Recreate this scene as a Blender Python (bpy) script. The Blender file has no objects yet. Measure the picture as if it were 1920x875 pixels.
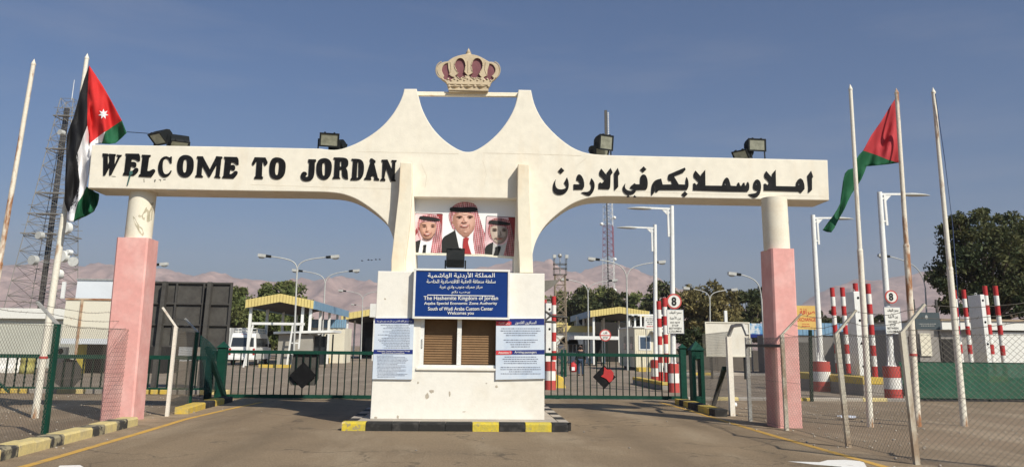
import bpy, bmesh, math, random
from mathutils import Vector, Matrix, noise
import numpy as np
sc = bpy.context.scene
C = sc.collection
rad = math.radians
# ------------------------------------------------------------------ camera
FOC, PPV, PIT, ROL, YAW, CX, EYE = 1550.0, 298.418, .22293, .0107, .04958, .13489, 1.6
F0 = Vector((math.sin(YAW), math.cos(YAW), 0)); R0 = Vector((math.cos(YAW), -math.sin(YAW), 0)); ZU = Vector((0, 0, 1))
FW = math.cos(PIT) * F0 + math.sin(PIT) * ZU
U0 = -math.sin(PIT) * F0 + math.cos(PIT) * ZU
RT = R0 * math.cos(ROL) + U0 * math.sin(ROL); UPV = U0 * math.cos(ROL) - R0 * math.sin(ROL)
EYEP = Vector((CX, 0, EYE))
cam = bpy.data.cameras.new('camera'); camo = bpy.data.objects.new('camera', cam); C.objects.link(camo)
camo.matrix_world = Matrix(((RT.x, UPV.x, -FW.x, CX), (RT.y, UPV.y, -FW.y, 0), (RT.z, UPV.z, -FW.z, EYE), (0, 0, 0, 1)))
cam.sensor_width = 36; cam.lens = FOC / 1920 * 36; cam.shift_y = -(437.5 - PPV) / 1920
cam.clip_start = .1; cam.clip_end = 20000
sc.camera = camo
# ------------------------------------------------------------------ sky, sun, exposure
SUN_AZ, SUN_EL = rad(36), rad(40)          # sun stands behind the camera, to the right
w = bpy.data.worlds.new('World'); sc.world = w; w.use_nodes = True
nt = w.node_tree; bg = nt.nodes['Background']; bg.inputs['Strength'].default_value = .066
sky = nt.nodes.new('ShaderNodeTexSky'); sky.sky_type = 'NISHITA'; sky.sun_disc = False
sky.sun_elevation = SUN_EL; sky.sun_rotation = math.pi - SUN_AZ
sky.altitude = 0; sky.air_density = 1.0; sky.dust_density = 2.2; sky.ozone_density = 3.0
tcw = nt.nodes.new('ShaderNodeTexCoord'); mpw = nt.nodes.new('ShaderNodeMapping'); mpw.inputs['Scale'].default_value = (1.6, 1.2, 9); mpw.inputs['Rotation'].default_value = (0, rad(6), 0)
nzw = nt.nodes.new('ShaderNodeTexNoise'); nzw.inputs['Scale'].default_value = 2.2; nzw.inputs['Detail'].default_value = 7; nzw.inputs['Roughness'].default_value = .55
rgw = nt.nodes.new('ShaderNodeMapRange'); rgw.inputs[1].default_value = .50; rgw.inputs[2].default_value = .80; rgw.inputs[4].default_value = .15
mxw = nt.nodes.new('ShaderNodeMix'); mxw.data_type = 'RGBA'; mxw.inputs[7].default_value = (6.5, 6.3, 6.5, 1)
nt.links.new(tcw.outputs['Generated'], mpw.inputs[0]); nt.links.new(mpw.outputs[0], nzw.inputs[0]); nt.links.new(nzw.outputs['Fac'], rgw.inputs[0])
nt.links.new(rgw.outputs[0], mxw.inputs[0]); tint = nt.nodes.new('ShaderNodeMix'); tint.data_type = 'RGBA'; tint.blend_type = 'MULTIPLY'; tint.inputs[0].default_value = 1; tint.inputs[7].default_value = (.62, .92, 1.20, 1)
nt.links.new(sky.outputs[0], tint.inputs[6]); nt.links.new(tint.outputs[2], mxw.inputs[6]); nt.links.new(mxw.outputs[2], bg.inputs[0])
sl = bpy.data.lights.new('sun', 'SUN'); sl.energy = 4.9; sl.angle = rad(.53); sl.color = (1, .93, .80)
so = bpy.data.objects.new('sun', sl); C.objects.link(so)
sdir = Vector((-math.sin(SUN_AZ) * math.cos(SUN_EL), math.cos(SUN_AZ) * math.cos(SUN_EL), -math.sin(SUN_EL)))
so.rotation_euler = sdir.to_track_quat('-Z', 'Y').to_euler(); so.location = (20, -20, 30)
sc.view_settings.view_transform = 'Standard'; sc.view_settings.look = 'None'
sc.view_settings.exposure = 0.12; sc.view_settings.gamma = 1
sc.cycles.volume_bounces = 0; sc.cycles.max_bounces = 8; sc.cycles.transparent_max_bounces = 12

# ------------------------------------------------------------------ helpers
def ray(u, v): return FW + RT * ((u - 960) / FOC) - UPV * ((v - PPV) / FOC)
def at(u, v, Y):                       # the point in the plane y = Y
    d = ray(u, v); return EYEP + d * (Y / d.y)
def gp(u, v, z=0.0):                   # the point at height z
    d = ray(u, v); return EYEP + d * ((z - EYE) / d.z)
def atx(u, v, X):
    d = ray(u, v); return EYEP + d * ((X - CX) / d.x)

class MB:
    def __init__(s): s.v = []; s.f = []; s.sm = []; s.mi = []; s.m = 0
    def add(s, vs, fs, smooth=False):
        o = len(s.v); s.v += [tuple(p) for p in vs]
        for f in fs: s.f.append(tuple(i + o for i in f)); s.sm.append(smooth); s.mi.append(s.m)
        return s
    def bx(s, x0, x1, y0, y1, z0, z1):
        return s.add([(x0,y0,z0),(x1,y0,z0),(x1,y1,z0),(x0,y1,z0),(x0,y0,z1),(x1,y0,z1),(x1,y1,z1),(x0,y1,z1)],
                     [(0,3,2,1),(4,5,6,7),(0,1,5,4),(1,2,6,5),(2,3,7,6),(3,0,4,7)])
    def box(s, c, sz, M=None):
        h = [Vector((sx*sz[0]/2, sy*sz[1]/2, szz*sz[2]/2)) for szz in (-1,1) for sx,sy in ((-1,-1),(1,-1),(1,1),(-1,1))]
        if M is not None: h = [M @ p for p in h]
        c = Vector(c)
        return s.add([p + c for p in h], [(0,3,2,1),(4,5,6,7),(0,1,5,4),(1,2,6,5),(2,3,7,6),(3,0,4,7)])
    def bar(s, p0, p1, wx, wy):        # square bar
        p0 = Vector(p0); p1 = Vector(p1); d = (p1 - p0); L = d.length
        q = d.to_track_quat('Z', 'Y').to_matrix()
        return s.box((p0 + p1) / 2, (wx, wy, L), q)
    def tube(s, p0, p1, r0, r1=None, n=10, cap=True):
        r1 = r0 if r1 is None else r1
        p0 = Vector(p0); p1 = Vector(p1); q = (p1 - p0).to_track_quat('Z', 'Y').to_matrix()
        a = [p0 + q @ Vector((r0*math.cos(2*math.pi*i/n), r0*math.sin(2*math.pi*i/n), 0)) for i in range(n)]
        b = [p1 + q @ Vector((r1*math.cos(2*math.pi*i/n), r1*math.sin(2*math.pi*i/n), 0)) for i in range(n)]
        s.add(a + b, [(i, (i+1) % n, n+(i+1) % n, n+i) for i in range(n)], n > 4)
        if cap and n > 3: s.add(a, [tuple(range(n-1, -1, -1))]); s.add(b, [tuple(range(n))])
        return s
    def path(s, pts, r, n=7):
        pts = [Vector(p) for p in pts]; rs = r if isinstance(r, (list, tuple)) else [r]*len(pts)
        vs = []; fs = []
        for k, p in enumerate(pts):
            d = (pts[min(k+1, len(pts)-1)] - pts[max(k-1, 0)]); q = d.to_track_quat('Z', 'Y').to_matrix()
            vs += [p + q @ Vector((rs[k]*math.cos(2*math.pi*i/n), rs[k]*math.sin(2*math.pi*i/n), 0)) for i in range(n)]
        for k in range(len(pts)-1):
            fs += [(k*n+i, k*n+(i+1) % n, (k+1)*n+(i+1) % n, (k+1)*n+i) for i in range(n)]
        return s.add(vs, fs, True)
    def prism(s, pts, d):
        pts = [Vector(p) for p in pts]; d = Vector(d); n = len(pts)
        s.add(pts + [p + d for p in pts], [(i, (i+1) % n, n+(i+1) % n, n+i) for i in range(n)])
        s.add(pts, [tuple(range(n-1, -1, -1))]); s.add([p + d for p in pts], [tuple(range(n))])
        return s
    def poly(s, pts): return s.add(pts, [tuple(range(len(pts)))])
    def ball(s, c, r, nu=10, nv=6, sc_=(1,1,1)):
        c = Vector(c); vs = []
        for j in range(nv+1):
            t = math.pi*j/nv
            for i in range(nu):
                p = 2*math.pi*i/nu
                vs.append(c + Vector((r*sc_[0]*math.sin(t)*math.cos(p), r*sc_[1]*math.sin(t)*math.sin(p), r*sc_[2]*math.cos(t))))
        return s.add(vs, [(j*nu+i, (j+1)*nu+i, (j+1)*nu+(i+1) % nu, j*nu+(i+1) % nu) for j in range(nv) for i in range(nu)], True)
    def lathe(s, c, prof, n=16, smooth=True):      # prof: (r, z)
        c = Vector(c); vs = []
        for r, z in prof: vs += [c + Vector((r*math.cos(2*math.pi*i/n), r*math.sin(2*math.pi*i/n), z)) for i in range(n)]
        return s.add(vs, [(k*n+i, k*n+(i+1) % n, (k+1)*n+(i+1) % n, (k+1)*n+i) for k in range(len(prof)-1) for i in range(n)], smooth)
    def disc(s, c, r, d, n=24):                    # disc facing -y with thickness d
        return s.prism([Vector(c) + Vector((r*math.cos(2*math.pi*i/n), 0, r*math.sin(2*math.pi*i/n))) for i in range(n)], (0, d, 0))
    def mesh(s, me, M=None):
        vs = [M @ v.co if M else v.co.copy() for v in me.vertices]
        return s.add(vs, [tuple(p.vertices) for p in me.polygons])
    def xf(s, M):
        s.v = [tuple(M @ Vector(p)) for p in s.v]; return s
    def build(s, name, mats, parent=None, loc=None, bevel=0):
        me = bpy.data.meshes.new(name)
        off = Vector((0, 0, 0)) if loc is None else Vector(loc)
        if parent is not None:
            r = parent
            while r.parent: r = r.parent
            off = r.location.copy()
        me.from_pydata([(p[0]-off.x, p[1]-off.y, p[2]-off.z) for p in s.v], [], s.f)
        for m in (mats if isinstance(mats, (list, tuple)) else [mats]): me.materials.append(m)
        me.polygons.foreach_set('use_smooth', s.sm); me.polygons.foreach_set('material_index', s.mi)
        me.update()
        o = bpy.data.objects.new(name, me); C.objects.link(o)
        if parent is not None: o.parent = parent
        else: o.location = off
        if bevel:
            b = o.modifiers.new('bevel', 'BEVEL'); b.width = bevel; b.segments = 2; b.limit_method = 'ANGLE'; b.angle_limit = rad(40)
        return o

def tag(o, label=None, cat=None, group=None, kind=None):
    if label: o['label'] = label
    if cat: o['category'] = cat
    if group: o['group'] = group
    if kind: o['kind'] = kind
    return o
def thing(name, label, cat, loc=(0,0,0), group=None):
    o = bpy.data.objects.new(name, None); C.objects.link(o); o.location = loc; o.empty_display_size = .2
    return tag(o, label, cat, group)
def copy_tree(o, loc=None, label=None, parent=None, group=None):
    c = o.copy(); C.objects.link(c)
    if parent is not None: c.parent = parent
    if loc is not None: c.location = loc
    if label: c['label'] = label
    if group: c['group'] = group
    for ch in [x for x in bpy.data.objects if x.parent == o]: copy_tree(ch, parent=c)
    return c

def smooth_poly(pts, it=2):            # corner cutting that keeps points flagged as corners (third item truthy)
    for _ in range(it):
        out = []; n = len(pts)
        for i in range(n):
            p = pts[i]; q = pts[(i+1) % n]; pc = len(p) > 2; qc = len(q) > 2
            if pc: out.append(p)
            a = (p[0]*.75+q[0]*.25, p[1]*.75+q[1]*.25); b = (p[0]*.25+q[0]*.75, p[1]*.25+q[1]*.75)
            if not pc: out.append(a)
            if not qc: out.append(b)
        pts = out
    return pts
def fill(mb, polys, y0, y1, bevel=0.0):      # polys: lists of (x, z); even-odd fill, front at y0, back at y1
    cu = bpy.data.curves.new('fill', 'CURVE'); cu.dimensions = '2D'; cu.fill_mode = 'BOTH'
    for P in polys:
        sp = cu.splines.new('POLY'); sp.points.add(len(P)-1); sp.use_cyclic_u = True
        for i, p in enumerate(P): sp.points[i].co = (p[0], p[1], 0, 1)
    cu.extrude = abs(y1-y0)/2 - bevel
    if bevel: cu.bevel_depth = bevel; cu.bevel_resolution = 1; cu.offset = -bevel
    ob = bpy.data.objects.new('fill', cu); me = bpy.data.meshes.new_from_object(ob)
    ym = (y0+y1)/2
    mb.add([(v.co.x, ym - v.co.z, v.co.y) for v in me.vertices], [tuple(p.vertices) for p in me.polygons])
    bpy.data.objects.remove(ob); bpy.data.curves.remove(cu); bpy.data.meshes.remove(me)
    return mb
def pix(pts, Y):                       # traced outline -> (x, z) in the plane y = Y
    out = []
    for p in pts:
        q = at(p[0], p[1], Y); out.append((q.x, q.z))
    return out
def zoomed(pts, u0, v0, s): return [(u0+p[0]/s, v0+p[1]/s) + tuple(p[2:]) for p in pts]

# ---- Arabic joining forms
_AR = {}
def _ar():
    for ch, c, n in (('ء',0xFE80,1),('آ',0xFE81,2),('أ',0xFE83,2),('ؤ',0xFE85,2),('إ',0xFE87,2),('ئ',0xFE89,4),('ا',0xFE8D,2),('ب',0xFE8F,4),('ة',0xFE93,2)):
        _AR[ch] = tuple(range(c, c+n))
    c = 0xFE95
    for ch in 'تثجحخ': _AR[ch] = tuple(range(c, c+4)); c += 4
    for ch in 'دذرز': _AR[ch] = (c, c+1); c += 2
    for ch in 'سشصضطظعغفقكلمنه': _AR[ch] = tuple(range(c, c+4)); c += 4
    _AR['و'] = (c, c+1); _AR['ى'] = (c+2, c+3); _AR['ي'] = tuple(range(c+4, c+8))
_ar()
_LA = {'ا': 0xFEFB, 'أ': 0xFEF7, 'إ': 0xFEF9, 'آ': 0xFEF5}
def arabic(t):
    out = []; i = 0; prev = False
    while i < len(t):
        ch = t[i]
        if ch == 'ل' and i+1 < len(t) and t[i+1] in _LA:
            out.append(chr(_LA[t[i+1]] + (1 if prev else 0))); prev = False; i += 2; continue
        f = _AR.get(ch)
        if not f: out.append(ch); prev = False; i += 1; continue
        nx = i+1 < len(t) and t[i+1] in _AR and len(_AR[t[i+1]]) > 1
        k = 3 if prev and len(f) == 4 and nx else 1 if prev and len(f) > 1 else 2 if len(f) == 4 and nx else 0
        out.append(chr(f[k])); prev = len(f) == 4 and nx; i += 1
    return ''.join(reversed(out))
def text(mb, s, rect, Y, bold=.006, d=.008):  # text fitted into rect (u0, v0, u1, v1) of the plane y = Y
    cu = bpy.data.curves.new('text', 'FONT'); cu.body = s; cu.size = 1; cu.offset = bold; cu.extrude = .02
    ob = bpy.data.objects.new('text', cu); me = bpy.data.meshes.new_from_object(ob)
    xs = [v.co.x for v in me.vertices]; ys = [v.co.y for v in me.vertices]
    a = at(rect[0], rect[3], Y); b = at(rect[2], rect[3], Y); c = at(rect[0], rect[1], Y)
    x0, x1, z0, z1 = min(xs), max(xs), min(ys), max(ys)
    k = (c.z-a.z)/(z1-z0); sl_ = (b.z-a.z)/(b.x-a.x)
    vs = []
    for v in me.vertices:
        x = a.x + (v.co.x-x0)/(x1-x0)*(b.x-a.x)
        vs.append((x, Y - (d if v.co.z > 0 else 0), a.z + (v.co.y-z0)*k + (x-a.x)*sl_))
    mb.add(vs, [tuple(p.vertices) for p in me.polygons])
    bpy.data.objects.remove(ob); bpy.data.curves.remove(cu); bpy.data.meshes.remove(me)
    return mb

# ------------------------------------------------------------------ materials
MATS = {}
def M(name, c, c2=None, lo=.45, hi=.7, scale=2.5, rough=.75, metal=0, bump=.0, bscale=40, fine=.1, fscale=25, chips=None, stretch=(1,1,1), spec=.3, alpha=None, leaf=False):
    m = bpy.data.materials.new(name); m.use_nodes = True; t = m.node_tree; N = t.nodes; L = t.links
    b = N['Principled BSDF']; b.inputs['Roughness'].default_value = rough; b.inputs['Metallic'].default_value = metal
    b.inputs['Specular IOR Level'].default_value = spec
    tc = N.new('ShaderNodeTexCoord'); mp = N.new('ShaderNodeMapping'); mp.inputs['Scale'].default_value = stretch
    L.new(tc.outputs['Object'], mp.inputs[0])
    def nz(sc_, det=6, vec=None):
        n = N.new('ShaderNodeTexNoise'); n.inputs['Scale'].default_value = sc_; n.inputs['Detail'].default_value = det
        n.inputs['Roughness'].default_value = .6
        L.new(vec or mp.outputs[0], n.inputs['Vector']); return n.outputs['Fac']
    def ramp(fac, a, bb):
        r = N.new('ShaderNodeMapRange'); r.inputs[1].default_value = a; r.inputs[2].default_value = bb; L.new(fac, r.inputs[0]); return r.outputs[0]
    def mix(fac, A, B, mode='MIX'):
        x = N.new('ShaderNodeMix'); x.data_type = 'RGBA'; x.blend_type = mode
        if isinstance(fac, (int, float)): x.inputs[0].default_value = fac
        else: L.new(fac, x.inputs[0])
        for i, q in ((6, A), (7, B)):
            if isinstance(q, tuple): x.inputs[i].default_value = q + (1,)
            else: L.new(q, x.inputs[i])
        return x.outputs[2]
    col = tuple(c)
    if c2: col = mix(ramp(nz(scale), lo, hi), col, tuple(c2))
    if fine:
        g = ramp(nz(fscale, 4, tc.outputs['Object']), .3, .7)
        f1 = N.new('ShaderNodeMapRange'); f1.inputs[3].default_value = 1-fine; f1.inputs[4].default_value = 1+fine; L.new(g, f1.inputs[0])
        cc = N.new('ShaderNodeCombineColor')
        for i in range(3): L.new(f1.outputs[0], cc.inputs[i])
        col = mix(1.0, col, cc.outputs[0], 'MULTIPLY')
    if leaf:
        ge = N.new('ShaderNodeNewGeometry')
        f1 = N.new('ShaderNodeMapRange'); f1.inputs[3].default_value = .55; f1.inputs[4].default_value = 1.5; L.new(ge.outputs['Random Per Island'], f1.inputs[0])
        cc = N.new('ShaderNodeCombineColor')
        for i in range(3): L.new(f1.outputs[0], cc.inputs[i])
        col = mix(1.0, col, cc.outputs[0], 'MULTIPLY')
    for ch in (chips or []):
        col = mix(ramp(nz(ch[1], ch[3] if len(ch) > 3 else 5, tc.outputs['Object']), ch[2], ch[2]+.02), col, tuple(ch[0]))
    if isinstance(col, tuple): b.inputs['Base Color'].default_value = col + (1,)
    else: L.new(col, b.inputs['Base Color'])
    if bump:
        bp = N.new('ShaderNodeBump'); bp.inputs['Strength'].default_value = bump; bp.inputs['Distance'].default_value = .02
        L.new(nz(bscale, 6, tc.outputs['Object']), bp.inputs['Height']); L.new(bp.outputs[0], b.inputs['Normal'])
    if leaf:
        b.inputs['Subsurface Weight'].default_value = 0
        tr = N.new('ShaderNodeBsdfTranslucent'); ms = N.new('ShaderNodeMixShader'); ms.inputs[0].default_value = .25
        L.new(col, tr.inputs[0]); out = N['Material Output']
        L.new(b.outputs[0], ms.inputs[1]); L.new(tr.outputs[0], ms.inputs[2]); L.new(ms.outputs[0], out.inputs[0])
    if alpha is not None:
        tr = N.new('ShaderNodeBsdfTransparent'); ms = N.new('ShaderNodeMixShader'); ms.inputs[0].default_value = alpha
        L.new(tr.outputs[0], ms.inputs[1]); L.new(b.outputs[0], ms.inputs[2]); L.new(ms.outputs[0], N['Material Output'].inputs[0])
    MATS[name] = m
    return m
plaster = M('cream_plaster', (.76,.71,.60), (.69,.60,.46), .55, .85, 1.7, .85, bump=.14, bscale=25, fine=.06, fscale=5, stretch=(1,1,.28), chips=[((.42,.36,.28), 5, .745)])
boothpl = M('white_plaster', (.77,.74,.67), (.66,.60,.50), .52, .8, .8, .8, bump=.15, bscale=20, fine=.04, fscale=7, chips=[((.40,.35,.29), 2.3, .70), ((.50,.44,.36), 9, .74)])
finpl = M('yellowed_plaster', (.76,.70,.56), (.70,.52,.32), .46, .74, 1.1, .85, bump=.12, bscale=25, fine=.05, fscale=6, stretch=(1,1,.4))
pink = M('pink_paint', (.70,.35,.315), (.76,.45,.41), .45, .7, 2.2, .7, bump=.1, bscale=14, fine=.06, fscale=9, chips=[((.82,.60,.55), 7, .73)])
colpl = M('column_plaster', (.75,.70,.58), (.70,.60,.45), .5, .8, 1.5, .8, bump=.1, fine=.05, chips=[((.46,.41,.30), 2.6, .615)])
black = M('black_letter_paint', (.009,.009,.010), (.02,.02,.022), .5, .8, 6, .6, spec=.12)
dark = M('dark_metal', (.012,.014,.015), (.03,.03,.028), .5, .8, 5, .6, spec=.15)
lens = M('dusty_glass', (.26,.26,.20), (.16,.16,.12), .4, .7, 8, .4)
gold = M('dull_gold', (.54,.44,.30), (.44,.35,.235), .45, .75, 3, .5, metal=.0, fine=.08, bump=.05)
maroon = M('maroon_paint', (.17,.06,.07), (.23,.09,.10), .4, .7, 3, .6)
rustwhite = M('rusted_white_steel', (.74,.69,.60), (.40,.20,.10), .60, .72, 3, .6, bump=.1, stretch=(1,1,.3))
barwhite = M('rusted_crossbar', (.82,.74,.58), (.50,.26,.12), .60, .75, 1.6, .6)
polelight = M('pole_paint_worn', (.72,.68,.58), (.34,.18,.09), .54, .62, 2.6, .55, bump=.1, stretch=(1,1,.25))
polerust = M('pole_paint_rusty', (.70,.64,.53), (.32,.15,.07), .49, .57, 2.8, .6, bump=.15, stretch=(1,1,.28))
white = M('white_steel', (.78,.78,.75), (.64,.63,.58), .5, .8, 2, .45)
whitegrey = M('white_wall', (.72,.71,.66), (.60,.58,.52), .5, .8, .7, .8)
creamwall = M('cream_wall', (.70,.65,.52), (.60,.54,.42), .5, .8, .5, .8)
bluewhite = M('blue_white_wall', (.66,.69,.72), (.58,.6,.62), .5, .8, .4, .7)
rustcream = M('rusty_cream_sheet', (.70,.66,.54), (.44,.27,.15), .64, .72, 1.5, .7, chips=[((.22,.10,.05), 1.6, .72)])
green = M('green_paint', (.006,.045,.030), (.010,.060,.040), .4, .7, 4, .55, fine=.12, spec=.15)
greendark = M('dark_green_paint', (.005,.016,.012), (.008,.026,.019), .4, .7, 4, .6, spec=.12)
greennet = M('green_netting', (.030,.105,.068), (.045,.135,.09), .4, .7, 1.2, .85, spec=.1, alpha=.78, fine=.15)
greennet2 = M('dark_green_netting', (.006,.05,.04), None, alpha=.55, rough=.8)
galv = M('galvanised_steel', (.42,.42,.40), (.30,.29,.27), .4, .7, 6, .45, metal=.3)
wire = M('wire_galvanised', (.20,.18,.15), None, rough=.5, metal=.2, fine=0)
lampgrey = M('lamp_grey', (.50,.50,.47), (.40,.40,.38), .4, .7, 4, .5)
asphalt_dark = M('dark_grey_sheet', (.060,.056,.052), (.085,.08,.074), .4, .7, 1.5, .6)
steelgrey = M('dark_grey_steel', (.085,.08,.072), (.055,.05,.046), .4, .7, 3, .6)
yellowp = M('yellow_fascia', (.66,.53,.20), (.56,.44,.17), .5, .8, 2, .6)
bluefas = M('blue_fascia', (.16,.29,.42), (.22,.35,.46), .4, .7, 2, .5)
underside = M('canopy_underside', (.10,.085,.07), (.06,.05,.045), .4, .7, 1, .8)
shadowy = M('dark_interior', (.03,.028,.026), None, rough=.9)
red = M('red_paint', (.46,.035,.035), (.36,.04,.04), .5, .8, 4, .55)
redfade = M('faded_red_paint', (.48,.07,.06), (.40,.10,.08), .5, .8, 3, .6, chips=[((.6,.5,.45), 6, .72)])
wpaint = M('white_paint', (.78,.76,.71), (.62,.58,.52), .5, .8, 3, .6)
kyellow = M('kerb_yellow', (.60,.42,.07), (.42,.34,.16), .45, .7, 5, .8, bump=.3, bscale=30, chips=[((.30,.26,.21), 7, .66)])
kyellow2 = M('kerb_yellow_fresh', (.62,.47,.04), (.44,.37,.08), .38, .66, 9, .8, bump=.5, bscale=40, chips=[((.34,.28,.15), 12, .60)])
kpale = M('kerb_pale_yellow', (.62,.50,.22), (.46,.38,.22), .45, .7, 4, .8, bump=.3, bscale=30, chips=[((.34,.29,.23), 6, .66)])
kblack = M('kerb_black', (.022,.021,.02), (.07,.065,.06), .5, .75, 6, .8, bump=.3, bscale=30, chips=[((.34,.31,.26), 8, .70)])
kworn = M('kerb_black_worn', (.05,.047,.043), (.30,.26,.17), .46, .56, 5, .85, bump=.3, bscale=30)
concrete = M('concrete', (.42,.37,.31), (.34,.29,.24), .4, .7, 2, .9, bump=.2)
concgrey = M('grey_concrete', (.30,.27,.24), (.22,.2,.18), .4, .7, 2, .9, bump=.2)
blueboard = M('blue_sign', (.003,.030,.165), (.005,.036,.19), .4, .7, 2, .4, fine=.04)
navy = M('navy_print', (.016,.03,.17), None, rough=.45, fine=.03)
paleboard = M('pale_blue_print', (.60,.66,.74), (.46,.55,.68), .45, .65, 1.4, .5, fine=.02)
redprint = M('red_print', (.60,.06,.07), None, rough=.5, fine=.02)
signwhite = M('sign_white', (.74,.73,.68), (.66,.64,.58), .5, .8, 5, .5, fine=.04)
textgrey = M('grey_print', (.20,.22,.28), None, rough=.6, fine=0)
textwhite = M('white_print', (.80,.79,.74), None, rough=.6, fine=0)
textblack = M('black_print', (.015,.015,.015), None, rough=.6, fine=0)
textred = M('red_letter_print', (.50,.03,.03), None, rough=.6, fine=0)
blind = M('brown_blind', (.22,.125,.055), (.18,.10,.045), .4, .7, 3, .6)
glass = M('dark_glass', (.03,.035,.04), None, rough=.08, spec=.6, fine=0)
glassblue = M('bluish_glass', (.06,.09,.14), None, rough=.1, spec=.6, fine=0)
flagred = M('flag_red', (.56,.022,.020), (.48,.02,.02), .4, .7, 2, .8, fine=.05)
flagred2 = M('flag_red_faded', (.46,.045,.055), (.40,.04,.05), .4, .7, 2, .8, fine=.05)
flaggreen = M('flag_green', (.012,.105,.045), (.01,.08,.035), .4, .7, 2, .8, fine=.05)
flagblack = M('flag_black', (.012,.012,.014), None, rough=.8)
flagwhite = M('flag_white', (.74,.73,.74), None, rough=.8, fine=.04)
vanwhite = M('van_white', (.78,.78,.76), (.70,.69,.66), .5, .8, 1, .25, spec=.5, fine=.02)
tyre = M('tyre_rubber', (.02,.02,.02), None, rough=.9)
redlamp = M('tail_lamp', (.40,.02,.02), None, rough=.3)
bark = M('bark', (.13,.10,.075), (.08,.06,.05), .4, .7, 6, .9, bump=.5)
leafA = M('leaf_green', (.10,.13,.04), (.18,.185,.065), .42, .62, .35, .7, leaf=True, fine=.1)
leafB = M('leaf_dark', (.040,.056,.021), (.115,.115,.042), .44, .60, .55, .7, leaf=True, fine=.1)
leafC = M('leaf_olive', (.15,.13,.05), (.22,.175,.07), .42, .62, .4, .7, leaf=True, fine=.1)
leafD = M('leaf_bright', (.10,.13,.038), (.16,.17,.06), .42, .62, .4, .7, leaf=True, fine=.1)
skin = M('print_skin', (.55,.30,.22), (.62,.36,.27), .4, .6, 6, .5, fine=.03)
skingrey = M('print_skin_grey', (.34,.26,.20), (.40,.31,.25), .4, .6, 6, .5, fine=.03)
printwhite = M('print_white', (.80,.80,.80), None, rough=.5, fine=.02)
printsuit = M('print_suit', (.022,.022,.020), None, rough=.5, fine=.05)
printpink = M('print_pink', (.66,.40,.42), (.74,.58,.60), .4, .6, 3, .5)
printdark = M('print_dark_red', (.26,.04,.04), None, rough=.5)
printtie = M('print_tie', (.36,.035,.035), None, rough=.5)
printhair = M('print_brow', (.10,.05,.035), None, rough=.6, fine=0)
printlip = M('print_lip', (.42,.14,.12), None, rough=.6, fine=0)
printteeth = M('print_teeth', (.75,.70,.66), None, rough=.6, fine=0)
def checkmat(name, a, b, scale):
    m = bpy.data.materials.new(name); m.use_nodes = True; t = m.node_tree; N = t.nodes; L = t.links
    tc = N.new('ShaderNodeTexCoord'); mp = N.new('ShaderNodeMapping'); mp.inputs['Rotation'].default_value = (0, rad(38), 0)
    ck = N.new('ShaderNodeTexChecker'); ck.inputs['Scale'].default_value = scale
    ck.inputs[1].default_value = a + (1,); ck.inputs[2].default_value = b + (1,)
    wv = N.new('ShaderNodeTexNoise'); wv.inputs['Scale'].default_value = 9; wv.inputs['Detail'].default_value = 3
    m2 = N.new('ShaderNodeMapping'); m2.inputs['Scale'].default_value = (1.6, 1, .35); L.new(tc.outputs['Object'], m2.inputs[0]); L.new(m2.outputs[0], wv.inputs[0])
    mr = N.new('ShaderNodeMapRange'); mr.inputs[1].default_value = .35; mr.inputs[2].default_value = .62; mr.inputs[3].default_value = .42; mr.inputs[4].default_value = 1.05; L.new(wv.outputs['Fac'], mr.inputs[0])
    cc = N.new('ShaderNodeCombineColor')
    for i in range(3): L.new(mr.outputs[0], cc.inputs[i])
    mx = N.new('ShaderNodeMix'); mx.data_type = 'RGBA'; mx.blend_type = 'MULTIPLY'; mx.inputs[0].default_value = 1
    L.new(tc.outputs['Object'], mp.inputs[0]); L.new(mp.outputs[0], ck.inputs[0]); L.new(ck.outputs[0], mx.inputs[6]); L.new(cc.outputs[0], mx.inputs[7]); L.new(mx.outputs[2], N['Principled BSDF'].inputs['Base Color'])
    N['Principled BSDF'].inputs['Roughness'].default_value = .5
    return m
kef = checkmat('print_red_check', (.44,.03,.05), (.72,.50,.50), 33)
kefdark = checkmat('print_red_check_dark', (.30,.03,.035), (.50,.28,.27), 35)

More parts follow.
